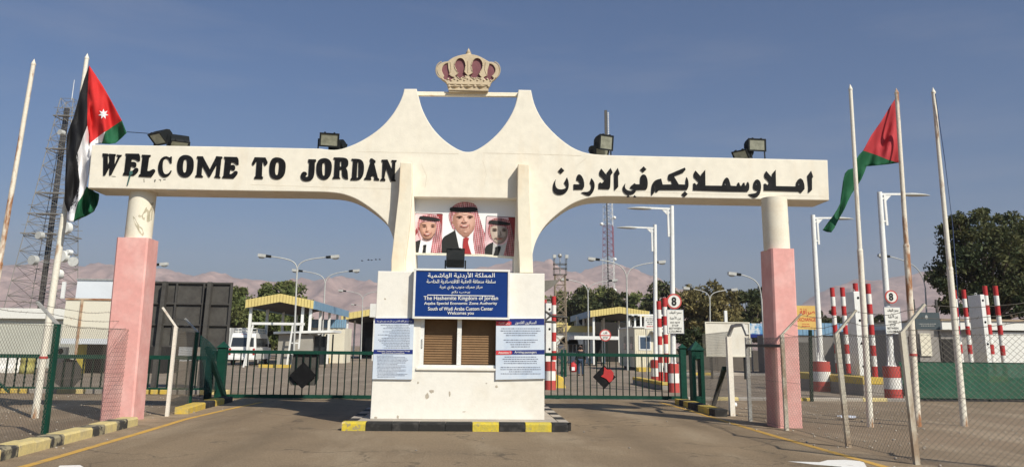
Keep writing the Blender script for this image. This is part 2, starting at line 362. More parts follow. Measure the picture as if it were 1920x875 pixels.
def ground_mat(name, c1, c2, c3, cracks=True, specks=.5, tracks=False):
    m = bpy.data.materials.new(name); m.use_nodes = True; t = m.node_tree; N = t.nodes; L = t.links
    b = N['Principled BSDF']; b.inputs['Roughness'].default_value = .9; b.inputs['Specular IOR Level'].default_value = .2
    tc = N.new('ShaderNodeTexCoord')
    def nz(s, d=8, st=None, r=.6):
        n = N.new('ShaderNodeTexNoise'); n.inputs['Scale'].default_value = s; n.inputs['Detail'].default_value = d; n.inputs['Roughness'].default_value = r
        if st:
            mp = N.new('ShaderNodeMapping'); mp.inputs['Scale'].default_value = st; L.new(tc.outputs['Object'], mp.inputs[0]); L.new(mp.outputs[0], n.inputs[0])
        else: L.new(tc.outputs['Object'], n.inputs[0])
        return n.outputs['Fac']
    def rg(f, a, bb, lo=0, hi=1):
        r = N.new('ShaderNodeMapRange'); r.inputs[1].default_value = a; r.inputs[2].default_value = bb; r.inputs[3].default_value = lo; r.inputs[4].default_value = hi
        L.new(f, r.inputs[0]); return r.outputs[0]
    def mix(f, A, B, mode='MIX'):
        x = N.new('ShaderNodeMix'); x.data_type = 'RGBA'; x.blend_type = mode
        if isinstance(f, (int, float)): x.inputs[0].default_value = f
        else: L.new(f, x.inputs[0])
        for i, q in ((6, A), (7, B)):
            if isinstance(q, tuple): x.inputs[i].default_value = q + (1,)
            else: L.new(q, x.inputs[i])
        return x.outputs[2]
    col = mix(rg(nz(.35), .4, .65), c1, c2)
    col = mix(rg(nz(.8, 6, (1, .25, 1)), .50, .66), col, c3)
    if tracks:
        sx = N.new('ShaderNodeSeparateXYZ'); L.new(tc.outputs['Object'], sx.inputs[0])
        ab = N.new('ShaderNodeMath'); ab.operation = 'ABSOLUTE'; L.new(sx.outputs[0], ab.inputs[0])
        for c0 in (3.3, 5.0):
            d_ = N.new('ShaderNodeMath'); d_.operation = 'SUBTRACT'; d_.inputs[1].default_value = c0; L.new(ab.outputs[0], d_.inputs[0])
            d2_ = N.new('ShaderNodeMath'); d2_.operation = 'ABSOLUTE'; L.new(d_.outputs[0], d2_.inputs[0])
            k_ = N.new('ShaderNodeMath'); k_.operation = 'MULTIPLY'; L.new(rg(d2_.outputs[0], .1, .55, .55, 0), k_.inputs[0]); L.new(rg(nz(1.2, 6, (1,.2,1)), .35, .6), k_.inputs[1])
            col = mix(k_.outputs[0], col, tuple(x*.72 for x in c2))
        k_ = N.new('ShaderNodeMath'); k_.operation = 'MULTIPLY'; L.new(rg(ab.outputs[0], 5.5, 6.6), k_.inputs[0]); L.new(rg(nz(1.5, 7), .35, .6), k_.inputs[1])
        col = mix(k_.outputs[0], col, (.36,.27,.18))
        oil = rg(nz(.9, 5), .66, .70, 0, .5); col = mix(oil, col, (.09,.075,.06))
    sp = nz(42, 3); sp2 = nz(130, 2)
    def gray(v):
        cc = N.new('ShaderNodeCombineColor')
        for i in range(3): L.new(v, cc.inputs[i])
        return cc.outputs[0]
    col = mix(1.0, col, gray(rg(sp, .3, .7, 1-specks*.55, 1+specks*.55)), 'MULTIPLY')
    col = mix(1.0, col, gray(rg(sp2, .3, .7, 1-specks*.7, 1+specks*.7)), 'MULTIPLY')
    if cracks:
        vo = N.new('ShaderNodeTexVoronoi'); vo.feature = 'DISTANCE_TO_EDGE'; vo.inputs['Scale'].default_value = .33
        n2 = N.new('ShaderNodeTexNoise'); n2.inputs['Scale'].default_value = 1.3; n2.inputs['Detail'].default_value = 6
        L.new(tc.outputs['Object'], n2.inputs[0])
        va = N.new('ShaderNodeVectorMath'); va.operation = 'MULTIPLY_ADD'; va.inputs[1].default_value = (1.6, 1.6, 1.6)
        L.new(n2.outputs['Color'], va.inputs[0]); L.new(tc.outputs['Object'], va.inputs[2]); L.new(va.outputs[0], vo.inputs['Vector'])
        k = N.new('ShaderNodeMath'); k.operation = 'MULTIPLY'
        L.new(rg(vo.outputs['Distance'], .0, .014, .62, 0), k.inputs[0]); L.new(rg(nz(.3), .44, .54), k.inputs[1])
        col = mix(k.outputs[0], col, (.045,.04,.035))
    L.new(col, b.inputs['Base Color'])
    bp = N.new('ShaderNodeBump'); bp.inputs['Strength'].default_value = .5; bp.inputs['Distance'].default_value = .012
    L.new(nz(60, 4), bp.inputs['Height']); L.new(bp.outputs[0], b.inputs['Normal'])
    return m
m_road = ground_mat('asphalt_brown', (.245,.182,.116), (.198,.147,.095), (.29,.225,.15), tracks=True)
m_yard = ground_mat('asphalt_yard', (.255,.205,.155), (.215,.172,.132), (.295,.24,.185))
m_dirt = ground_mat('gravel_dirt', (.25,.185,.125), (.20,.15,.10), (.32,.25,.175), cracks=False, specks=.75)
m_line = M('road_yellow', (.56,.33,.07), (.30,.22,.12), .5, .72, 3, .85, fine=.15, fscale=40)
m_linew = M('road_white', (.76,.74,.70), (.40,.35,.30), .6, .8, 3, .85, fine=.1, fscale=40)
m_rock = M('desert_rock', (.40,.275,.235), (.26,.175,.15), .42, .62, .011, .95, fine=.25, fscale=.03)

# ================================================================== SETTING
MB().add([(-9000,-3000,0),(9000,-3000,0),(9000,9000,0),(-9000,9000,0)], [(0,1,2,3)]).build('ground', m_dirt)['kind'] = 'structure'
def sheet(name, pts, z, m):
    o = MB().add([(p[0], p[1], z) for p in pts], [tuple(range(len(pts)))]).build(name, m); o['kind'] = 'structure'; return o
sheet('road', [(-7.0,-20),(6.62,-20),(6.62,12),(6.45,19),(6.5,26.9),(-6.9,26.9),(-7.0,19)], .004, m_road)
sheet('yard_pavement', [(-70,29.2),(-7.2,29.2),(-7.2,26.9),(6.6,26.9),(6.6,28.6),(70,28.6),(70,170),(-70,170)], .004, m_yard)
def lane(name, pts, wd, m=m_line):
    a = []; b = []
    for i, p in enumerate(pts):
        q0 = Vector(pts[max(i-1,0)]); q1 = Vector(pts[min(i+1,len(pts)-1)]); d = (q1-q0).normalized(); n = Vector((-d.y, d.x))
        a.append((p[0]+n.x*wd/2, p[1]+n.y*wd/2)); b.append((p[0]-n.x*wd/2, p[1]-n.y*wd/2))
    return sheet(name, a + b[::-1], .008, m)
lane('road_line', [(-5.62,4),(-5.64,12),(-5.78,16),(-5.92,19),(-5.82,22),(-5.65,24.6)], .14)
lane('road_line', [(6.06,4),(6.05,12),(5.98,16),(6.02,20),(6.05,23),(6.0,25.8)], .14)
def arrow(u, v, du):
    p = [gp(u+a*du, v+b) for a, b in ((-80,0),(-20,1.5),(-5,-2.5),(28,-3),(62,0),(70,14),(40,24),(20,10),(-30,6))]
    return sheet('road_arrow_marking', [(q.x, q.y) for q in p], .008, m_linew)
arrow(1557, 865, 1.0)
sheet('road_arrow_marking', [(gp(u,v).x, gp(u,v).y) for u,v in ((112,873),(150,872),(160,878),(100,885))], .008, m_linew)

# mountains: two ridges of real relief, kilometres away
def ridge(name, prof, Y, depth, amp, seed, m):
    us = [p[0] for p in prof]; vs_ = [p[1] for p in prof]
    n = 420; xs = np.linspace(at(us[0], 600, Y).x, at(us[-1], 600, Y).x, n)
    px = [at(u, v, Y).x for u, v in prof]; pz = [at(u, v, Y).z for u, v in prof]
    H = np.interp(xs, px, pz); mb = MB(); rows = 26; vs = []
    for k in range(rows):
        t = k/(rows-1)*1.5
        for i, x in enumerate(xs):
            sh = (t**.85 if t < 1 else max(0, 1-(t-1)*1.2)); yy = Y - depth*(1-t)
            nn = noise.ridged_multi_fractal(Vector((x*.0042+seed, yy*.0030, seed)), .9, 2.1, 6, 1.0, 2.0)
            n2 = noise.fractal(Vector((x*.02, yy*.012, seed+7)), 1.0, 2.0, 4)
            edge = min(1, max(0, 1-abs(t-1)*4))
            z = H[i]*sh + (nn-1.1)*amp*sh*(1-edge*.75)*H[i]/240 + n2*9*sh
            vs.append((x, yy, max(-2, z) if t > .02 else -2))
    mb.add(vs, [(k*n+i, k*n+i+1, (k+1)*n+i+1, (k+1)*n+i) for k in range(rows-1) for i in range(n-1)], True)
    o = mb.build(name, m); o['kind'] = 'structure'; return o
ridge('mountain_range', [(-500,520),(-100,500),(0,493),(40,500),(100,489),(180,499),(300,499),(380,510),(440,518),(480,526),(520,530),(560,522),(600,527),(640,518),(680,530),(720,524),(800,517),(860,510),(930,500),(980,489),(1020,485),(1055,501),(1085,515),(1110,505),(1135,498),(1162,497),(1199,508),(1225,520),(1246,535),(1300,560),(1400,580),(1500,575),(1540,549),(1570,535),(1600,526),(1640,521),(1700,517),(1760,503),(1800,490),(1850,478),(1950,472),(2100,478),(2500,520)], 3300, 1000, 62, 3.1, m_rock)
hz = MB().bx(-3600, 3600, -300, 4200, -3, 430).build('haze', [])
hm = bpy.data.materials.new('haze_air'); hm.use_nodes = True; hn = hm.node_tree
hn.nodes.remove(hn.nodes['Principled BSDF'])
pv = hn.nodes.new('ShaderNodeVolumePrincipled'); pv.inputs['Density'].default_value = .00020; pv.inputs['Color'].default_value = (.82,.78,.84,1); pv.inputs['Anisotropy'].default_value = 0
hn.links.new(pv.outputs[0], hn.nodes['Material Output'].inputs['Volume'])
hz.data.materials.append(hm); hz['kind'] = 'stuff'

# kerbs
def kerb(pts, wd, h, cols, name='kerb', L=.62, top=None):
    mb = MB(); mats = []
    for c in cols:
        if c not in mats: mats.append(c)
    k = 0
    for a, b in zip(pts[:-1], pts[1:]):
        a = Vector((a[0], a[1], 0)); b = Vector((b[0], b[1], 0)); n = max(1, round((b-a).length/L)); d = (b-a)/n; u = d.normalized()
        nv = Vector((-u.y, u.x, 0))
        for i in range(n):
            p0 = a + d*i + u*.006; p1 = a + d*(i+1) - u*.006
            j = random.Random(k*7+3).uniform(-.008, .008)
            mb.m = mats.index(cols[k % len(cols)]); k += 1
            c = .03
            q = [p0, p0+nv*wd, p0+nv*wd+ZU*(h+j), p0+nv*c+ZU*(h+j), p0+ZU*(h+j-c)]
            mb.prism(q, p1-p0)
    o = mb.build(name, mats); o['kind'] = 'structure'; return o
random.seed(5)
# left kerb under the fence (nv points to the left of travel: away from the road)
kl = [gp(-260, 940), gp(-120,898), gp(0,865), gp(120,833), gp(258,797)]
kerb([(p.x, p.y) for p in kl], .30, .17, [kpale, kworn, kpale, kpale, kworn, kpale, kworn, kpale], L=.56)
kl = [gp(352,776), gp(385,766), gp(436,753)]
kerb([(p.x, p.y) for p in kl], .30, .16, [kyellow, kyellow, kblack, kyellow, kblack], L=.9)
kr = [gp(1364,781), gp(1330,771), gp(1284,757)]
kerb([(p.x, p.y) for p in kr[::-1]], -.30, .16, [kyellow, kblack, kyellow, kblack, kblack, kyellow], L=.62)
kerb([(-22,28.2),(-7.6,28.2)], .3, .15, [kpale, concgrey, kpale, kyellow, concgrey], L=.9)
kerb([(7.2,27.1),(14.6,27.25)], .25, .10, [concrete, kpale, concgrey, concgrey, kyellow, concrete], L=.8)
kerb([(-48,70),(-26,66)], .3, .3, [kyellow, kpale, kblack], L=1.0)
kerb([(13,52.5),(30,52.5)], .3, .16, [concgrey, kyellow, concgrey, concrete], L=1.2)
# island under the booth
ix0, ix1, iy0, iy1 = -2.24, 2.20, 16.66, 25.2
isl = MB().prism([(ix0+.3,iy0+.12,0.02),(ix1-.3,iy0+.12,0.02),(ix1-.12,iy0+.3,0.02),(ix1-.12,iy1,0.02),(ix0+.12,iy1,0.02),(ix0+.12,iy0+.3,0.02)], (0,0,.135)).build('island_pavement', concrete); isl['kind'] = 'structure'
def island_kerb():
    mb = MB(); mats = [kyellow2, kblack, concrete, kpale]
    bnd = [600+x/3.692 for x in (150,315,497,685,868,1055,1240,1422,1605,1720)]; cl = [0,1,1,1,1,0,1,0,1]
    xs = [atx_(u) for u in bnd]
    for i in range(9):
        mb.m = cl[i]; a = xs[i]+.005; b = xs[i+1]-.005; c = .03
        mb.prism([(a,iy0+.05,0),(a,iy0+.32,0),(a,iy0+.32,.165),(a,iy0+.05+c+.03,.165),(a,iy0+.05,.13)], (b-a,0,0))
    # rounded corners
    for sx, x, m in ((-1, xs[0], 3), (1, xs[-1], 1)):
        mb.m = m; X1 = ix0 if sx < 0 else ix1
        mb.prism([(x,iy0+.05,0),(X1+sx*(-.12),iy0+.14,0),(X1,iy0+.32,0),(X1-sx*.14,iy0+.40,0),(x,iy0+.32,0)], (0,0,.16))
    y = iy0+.33; k = 0
    while y < iy1-.6:
        for sx, X in ((-1, ix0), (1, ix1)):
            mb.m = (1, 2)[(k + (sx > 0)) % 2]
            mb.prism([(X,y,0),(X-sx*.24,y,0),(X-sx*.24,y,.165),(X-sx*.04,y,.165),(X,y,.13)], (0,.60,0))
        y += .62; k += 1
    o = mb.build('island_kerb', mats); o['kind'] = 'structure'
def atx_(u):
    return gp(u, 808).x if False else at(u, 800, iy0+.05).x
island_kerb()

# ================================================================== WELCOME GATE
GY = 18.367
gate = thing('welcome_gate', 'cream plaster gateway with black WELCOME TO JORDAN and Arabic lettering spanning both lanes', 'gateway', (0, GY, 0))
K = 1
arch_px = [(172,271,1),(400,274.5,1),(600,278.5,1)] + [p for p in zoomed([(0,743),(100,712),(200,662),(300,590),(370,510),(415,435),(440,375)], 630, 70, 3.5)] + \
  [(757.7,166.6,1),(781.2,166.6,1)] + zoomed([(545,400),(565,475),(620,580),(690,660),(770,720),(830,748),(870,753),(910,745),(980,705),(1060,635),(1120,560),(1165,480),(1190,400)], 630, 70, 3.5) + \
  [(972,168.3,1),(995.7,168.9,1)] + zoomed([(1300,440),(1350,540),(1420,620),(1500,690),(1580,740),(1680,768)], 630, 70, 3.5) + [(1150,291,1),(1552,300,1),(1555,375.6,1),(1211,369.6,1)] + \
  [(1150,368),(1121,368.4),(1099.7,371.5),(1075.5,380),(1054,394),(1033,411),(1018,428),(1008,445),(1001,463)] + [(998,480,1),(999,512,1),(964,512,1),(968.5,372,1),(776,369,1),(779,512,1),(733,512,1),(737,470,1)] + \
  [(739,453),(735.5,440),(726,419),(715.8,408),(705,398),(682.8,381.5),(663.4,370.5),(641,363),(615,360)] + [(560,359,1),(408,357,1),(164.5,352.5,1)]
arch_px = smooth_poly(arch_px, 2)
mb = fill(MB(), [pix(arch_px, GY)], GY, GY+.95, bevel=.018)
arch = mb.build('arch', plaster, gate)
joint = M('plaster_joint', (.58,.51,.41), (.70,.64,.52), .4, .65, 3, .9)
def hairline(pts, wd=.012):
    q = [at(u, v, GY-.002) for u, v in pts]
    for a, b in zip(q[:-1], q[1:]):
        d = (b-a).normalized(); n = Vector((-d.z, 0, d.x))*wd/2
        MB().prism([a-n, b-n, b+n, a+n], (0, .004, 0)).build('joint_line', joint, gate)
hairline([(668,284.5),(760,286),(860,288.5)]); hairline([(905,287),(1000,289),(1090,292)]); hairline([(790,308),(800,330),(797,352)], .008); hairline([(1080,312),(1100,296)], .008); hairline([(470,346),(610,351),(735,354)], .008); hairline([(1150,358),(1330,364),(1545,368)], .008); hairline([(905,300),(912,326),(908,346)], .007)
# raised fins on the legs
for pts in ([(750.5,304.5),(772,305),(772,360),(768,420),(759.5,487),(760,511),(733.6,511),(733.6,488),(740,430),(748,359)],
            [(971.5,307.5),(992,308.5),(993,366),(996,430),(999,489),(999.5,511),(974.5,511),(974,488),(971,430),(970.5,366)]):
    fill(MB(), [pix(pts, GY-.3)], GY-.3, GY+.03, bevel=.012).build('buttress', finpl, gate)
# pillars
def pillar(u, v, w_, d_, utop, vtop, rc):
    Yf = gp(u, v).y; b = at(u, v, Yf); t = at(utop, vtop, Yf); mb = MB()
    x0, x1 = b.x-w_/2, b.x+w_/2; tx = t.x; zt = t.z
    c = .035
    def ring(cx_, z, k=1): 
        return [(cx_-w_/2*k+c,Yf,z),(cx_+w_/2*k-c,Yf,z),(cx_+w_/2*k,Yf+c,z),(cx_+w_/2*k,Yf+d_-c,z),(cx_+w_/2*k-c,Yf+d_,z),(cx_-w_/2*k+c,Yf+d_,z),(cx_-w_/2*k,Yf+d_-c,z),(cx_-w_/2*k,Yf+c,z)]
    rings = [ring(b.x, -.05), ring(b.x*.5+tx*.5, zt/2), ring(tx, zt)]
    mb.add([p for r in rings for p in r], [(k*8+i, k*8+(i+1) % 8, (k+1)*8+(i+1) % 8, (k+1)*8+i) for k in range(2) for i in range(8)])
    mb.add(rings[-1], [tuple(range(8))])
    o = mb.build('pillar', pink, gate, bevel=0)
    cb = MB().tube((tx, Yf+d_/2, zt-.02), (tx, Yf+d_/2, 4.95), rc, n=32)
    cb.build('column', colpl, o)
    return o, (tx, Yf+d_/2, rc)
po, (pcx, pcy, prc) = pillar(217, 789, .68, .66, 248, 445, .285)
barep = M('bare_column_render', (.40,.36,.26), (.47,.42,.31), .4, .6, 14, .95)
for outl in ([(268,398),(272,388),(280,384),(286,390),(284,400),(281,410),(274,415),(267,411),(265,405)], [(249,405),(253,408),(258,418),(266,428),(268,438),(266,442),(261,436),(254,422)], [(277,378),(283,376),(284,382),(279,383)]):
    mb = MB(); cu_, cv_ = sum(q[0] for q in outl)/len(outl), sum(q[1] for q in outl)/len(outl); vs = []
    for u, v in [(cu_, cv_)] + outl:
        q = at(u, v, pcy-prc*.95); dx = max(-prc*.97, min(prc*.97, q.x-pcx)); vs.append((pcx+dx*1.008, pcy-math.sqrt(max(0, prc*prc-dx*dx))*1.0-.004, q.z))
    mb.add(vs, [(0, i+1, (i+1) % len(outl)+1) for i in range(len(outl))]).build('bare_patch', barep, po)
pillar(1483, 802, .52, .72, 1468, 465.5, .285)
# crossbar that carries the crown
a = at(783, 176.5, GY+.3); b = at(971, 178.5, GY+.3)
MB().bar(a, b, .11, .09).build('crossbar', barwhite, gate)

# ---- lettering (each letter stands a little proud of the wall)
LY = GY-.002
def letter(polys): 
    fill(MB(), polys, LY-.022, LY, bevel=0).build('letter', black, gate)
Z1 = lambda p: pix(zoomed(p, 180, 280, 6.4), LY-.035)
Z2 = lambda p: pix(zoomed(p, 460, 280, 6.4), LY-.035)
S = smooth_poly
def mirror(p, c): return [(2*c-q[0], q[1]) for q in p]
O_ = [(1068,62),(1130,75),(1165,115),(1170,190),(1160,265),(1120,320),(1070,335),(1010,320),(972,265),(968,180),(985,110),(1020,75)]
Oi = [(1072,110),(1090,130),(1090,200),(1080,260),(1062,282),(1040,265),(1036,200),(1048,130)]
letter([Z1([(75,45),(140,50),(145,70),(135,85),(135,195),(158,130),(150,50),(230,55),(232,70),(222,85),(215,190),(262,82),(245,75),(245,62),(305,65),(300,80),(285,88),(180,300),(158,310),(155,285),(160,205),(105,308),(82,310),(85,90),(75,75)])])
letter([Z1(S([(350,48,1),(510,50,1),(525,80),(522,135,1),(500,140,1),(470,118),(425,110,1),(418,150,1),(455,145),(480,160),(478,208),(455,215),(415,195,1),(405,255,1),(430,262),(470,215),(505,225),(500,270),(450,312,1),(320,305,1),(322,285,1),(335,275,1),(358,75,1),(350,65,1)]))])
letter([Z1(S([(548,62,1),(650,65,1),(652,80,1),(632,98,1),(610,255,1),(635,260),(685,230),(708,245),(700,275),(660,330,1),(508,322,1),(512,302,1),(530,295,1),(555,90,1),(545,78,1)]))])
letter([Z1(S([(835,78),(870,90),(885,98),(893,82,1),(906,85,1),(903,165,1),(885,160,1),(865,115),(832,100),(800,130),(792,200),(800,270),(830,300),(870,285),(895,248,1),(903,255,1),(885,300),(840,332),(790,328),(750,285),(740,215),(755,140),(790,95)]))])
letter([Z1(S(O_)), Z1(S(Oi))])
letter([Z1([(1210,80),(1280,82),(1288,100),(1362,238),(1432,100),(1440,80),(1510,85),(1515,100),(1500,115),(1478,320),(1490,330),(1488,342),(1420,335),(1418,322),(1432,310),(1448,175),(1362,330),(1345,325),(1272,190),(1262,305),(1280,320),(1278,332),(1188,330),(1188,315),(1205,305),(1222,115),(1208,100)])])
E2 = [(1535,86,1),(1690,90,1),(1708,115),(1708,180,1),(1685,182,1),(1655,155),(1618,148,1),(1615,190,1),(1645,180),(1668,195),(1665,245),(1640,252),(1608,235,1),(1600,295,1),(1625,295),(1665,252),(1700,262),(1692,300),(1650,346,1),(1512,340,1),(1514,325,1),(1528,318,1),(1548,115,1),(1535,102,1)]
letter([Z1(S(E2))])
letter([Z2(S([(110,92,1),(240,96,1),(265,150,1),(262,170),(240,195),(225,190),(215,150,1),(202,150,1),(196,318,1),(210,330,1),(205,352,1),(105,350,1),(105,330,1),(122,318,1),(135,145,1),(122,145,1),(105,185),(82,188),(78,160,1)]))])
O2 = [(380,92),(440,105),(480,150),(482,230),(465,310),(420,350),(370,358),(310,340),(285,285),(288,190),(305,125),(340,98)]
O2i = [(388,142),(405,160),(402,230),(392,295),(375,310),(356,295),(352,230),(365,160)]
letter([Z2(S(O2)), Z2(S(O2i))])
letter([Z2(S([(755,116,1),(845,118,1),(848,140,1),(832,158,1),(828,300),(800,365),(735,382),(680,368),(658,325),(672,280),(705,262),(735,275),(738,300),(718,318),(728,332),(755,320,1),(765,160,1),(752,148,1)]))])
O3 = [(940,100),(1000,112),(1036,160),(1036,240),(1015,325),(965,362),(915,358),(868,325),(850,260),(855,170),(880,120)]
O3i = [(942,152),(958,168),(958,235),(955,305),(940,318),(925,305),(918,235),(922,170)]
letter([Z2(S(O3)), Z2(S(O3i))])
letter([Z2(S([(1060,95,1),(1190,95),(1232,120),(1236,175),(1222,210),(1200,218,1),(1225,245),(1232,355,1),(1195,352),(1160,325),(1158,240,1),(1130,240,1),(1128,330,1),(1140,348,1),(1045,350,1),(1048,332,1),(1062,322,1),(1075,120,1),(1058,110,1)])), Z2([(1135,140),(1150,140),(1154,165),(1152,205),(1133,205)])])
letter([Z2(S([(1275,110,1),(1370,112),(1412,140),(1425,200),(1420,280),(1395,345),(1350,368),(1262,366,1),(1264,345,1),(1278,340,1),(1292,135,1),(1272,125,1)])), Z2([(1345,145),(1358,150),(1355,335),(1335,338),(1340,230)])])
letter([Z2([(1500,108),(1520,106),(1562,135),(1560,155),(1545,162),(1590,340),(1605,350),(1605,370),(1545,365),(1545,352),(1548,325),(1530,312),(1508,325),(1505,345),(1512,352),(1508,362),(1425,360),(1428,342),(1442,335),(1500,150),(1492,125)])])
letter([Z2([(1635,122),(1705,120),(1715,140),(1760,240),(1765,150),(1752,140),(1755,126),(1815,128),(1815,142),(1800,152),(1792,355),(1805,370),(1800,382),(1745,380),(1690,225),(1668,340),(1680,360),(1678,375),(1618,372),(1622,355),(1640,345),(1648,150),(1635,140)])])
A1 = lambda p: pix(zoomed(p, 1020, 300, 7.111), LY-.035)
A2 = lambda p: pix(zoomed(p, 1270, 300, 7.111), LY-.035)
# right to left: the greeting in Arabic
letter([A2([(1788,142),(1815,222),(1800,245),(1800,395),(1762,430),(1750,428),(1755,360),(1740,205)])])
letter([A2(S([(1642,232),(1680,270,1),(1700,330),(1700,385,1),(1655,438,1),(1625,415,1),(1160,405,1),(1160,315,1),(1180,310),(1205,335,1),(1230,295,1),(1200,258,1),(1165,230),(1165,180),(1190,145,1),(1265,232,1),(1270,180,1),(1315,128,1),(1320,345,1),(1590,350,1),(1588,290)])), A2([(1622,305),(1640,318),(1628,338),(1612,325)])])
letter([A2(S([(1070,252),(1105,275),(1122,330),(1118,400),(1095,470),(1040,502),(990,485),(952,455,1),(985,448),(1050,440),(1080,405,1),(1020,392),(1015,330),(1035,270)])), A2([(1058,308),(1075,320),(1062,335),(1045,325)])])
letter([A2(S([(940,278),(965,320),(960,395),(940,418,1),(620,412,1),(215,398,1),(218,310,1),(235,302),(258,330,1),(290,290,1),(255,255,1),(222,225),(222,175),(245,138,1),(320,222,1),(325,185,1),(375,128,1),(378,338,1),(605,340,1),(620,270),(655,225),(690,245),(715,340,1),(800,345,1),(805,305),(828,292),(840,340,1),(865,340,1),(875,305),(900,295),(905,340,1),(925,330,1)])), A2([(640,300),(660,315),(645,335),(632,320)])])
letter([A1(S([(1880,98,1),(1892,125,1),(1860,165,1),(1735,215,1),(1800,322,1),(1895,325,1),(1890,280),(1905,225,1),(1928,270),(1932,350),(1910,395,1),(1540,395,1),(1510,425,1),(1488,420,1),(1490,320,1),(1480,330),(1478,430),(1440,470,1),(1432,440),(1440,330),(1480,265),(1565,245,1),(1585,325,1),(1715,322,1),(1700,270,1),(1675,275,1),(1652,245),(1665,190,1)]))])
letter([A1([(1880,412),(1918,452),(1875,492),(1838,455)])])
letter([A1(S([(1330,185),(1365,205),(1388,280),(1382,365),(1365,392,1),(1235,395,1),(1215,440),(1140,465),(1080,445),(1048,390),(1060,340),(1088,308,1),(1078,360),(1105,400),(1165,410),(1200,392,1),(1150,370,1),(1160,345,1),(1210,305,1),(1225,320,1),(1285,322,1),(1285,240),(1300,200)]))])
letter([A1([(1330,82),(1368,122),(1325,162),(1285,125)])])
letter([A1([(1122,462),(1145,490),(1120,496),(1102,490)])]); letter([A1([(1210,465),(1235,492),(1210,497),(1190,490)])])
letter([A1([(985,102),(1012,182),(990,210),(992,355),(948,400),(940,390),(938,170)])])
letter([A1(S([(765,112,1),(840,205,1),(840,165,1),(890,102,1),(918,165,1),(890,205,1),(885,370),(870,385,1),(730,380,1),(732,310,1),(750,290),(772,310,1),(810,265,1),(778,230,1),(740,200),(740,150)]))])
letter([A1(S([(635,240,1),(672,290),(680,350),(660,420),(620,470),(580,472),(500,432,1),(530,422),(590,425),(630,380),(635,335),(615,300,1)]))])
letter([A1(S([(462,185),(500,200),(535,270),(540,350),(520,388,1),(398,390,1),(398,320,1),(430,322),(490,322,1),(465,275),(435,265,1),(440,210)]))])
letter([A1(S([(308,228,1),(332,290),(332,370),(300,430),(240,460),(180,460),(130,430),(118,370),(130,300),(160,252,1),(148,310),(165,370),(210,392),(270,385),(305,355,1),(270,300,1)]))])
letter([A1([(230,98),(272,138),(228,182),(188,145)])])
# scribbles and scars of lost paint on the beam
sc_m = M('scuff', (.16,.15,.13), None, rough=.9); scg = M('scuff_green', (.05,.12,.11), None, rough=.9)
for p in ([(400,262),(430,255),(440,290),(415,310),(398,300)], [(395,310),(412,308),(375,430),(368,425)]):
    fill(MB(), [Z1(p)], LY-.027, LY-.003).build('scuff_mark', scg, gate)
for p in ([(565,350),(572,350),(574,392),(567,392)], [(692,362),(710,358),(712,365),(700,392),(693,388)], [(745,358),(775,356),(770,385),(764,366)], [(800,356),(832,352),(830,360),(800,364)], [(178,316),(230,320),(228,326),(180,322)], [(860,478),(965,482),(968,488),(830,486)]):
    fill(MB(), [Z1(p)], LY-.004, LY).build('scuff_mark', sc_m, gate)


# ================================================================== CROWN
CY = GY+.12
cr = at(877, 174, CY)
crown = thing('crown', 'dull gold crown with maroon lining and pointed top standing on the crossbar above the gate', 'crown', (cr.x, GY+.3, cr.z))
ZC = lambda p: zoomed(p, 800, 80, 8.33)
YC = GY+.15
out_ = [(150,420),(165,370),(200,330),(260,300),(330,292,1),(380,250),(450,215),(540,190),(600,182),(620,180),(690,180),(780,195),(870,235),(940,278),(975,298,1),(1040,300),(1100,335),(1140,400),(1145,450),(1110,520),(1080,560),(1020,605),(1000,645),(985,648,1),(975,700,1),(965,704,1),(955,772,1),(345,772,1),(338,704,1),(328,700,1),(318,648,1),(290,605),(230,570),(180,500)]
H1 = [(430,330),(470,260),(520,237),(570,252),(605,310),(612,380),(585,455,1),(640,510,1),(600,520,1),(610,560,1),(560,540,1),(520,575,1),(480,540,1),(455,520,1),(490,475,1),(440,400)]
H2 = [(700,330),(730,260),(785,237),(840,255),(875,310),(880,380),(855,440),(812,490,1),(855,540,1),(820,560,1),(790,545,1),(745,575,1),(700,545,1),(665,512,1),(718,470,1),(698,400)]
H0 = [(235,420),(250,370),(290,330),(330,320,1),(335,400,1),(355,480,1),(370,520,1),(435,548,1),(400,565,1),(370,605,1),(320,575,1),(290,590,1),(258,550,1),(275,520,1),(245,470)]
H3 = [(980,330,1),(1030,340),(1065,390),(1075,440),(1050,490),(1015,520,1),(1050,560,1),(1000,600,1),(960,570,1),(930,590,1),(885,545,1),(945,515,1),(950,430,1)]
fill(MB(), [pix(ZC(S(h)), YC) for h in (out_, H0, H1, H2, H3)], YC, YC+.12, bevel=.012).build('gold_frame', gold, crown)
inner = [(cx_*.94+650*.06, cy_*.95+430*.05) for cx_, cy_ in [p[:2] for p in S(out_)]]
fill(MB(), [pix(ZC(inner), YC+.06)], YC+.035, YC+.24).build('lining', maroon, crown)
mb = MB()
def cpos(x, y, dy=0): 
    q = at(800+x/8.33, 80+y/8.33, YC); return Vector((q.x, YC+dy, q.z))
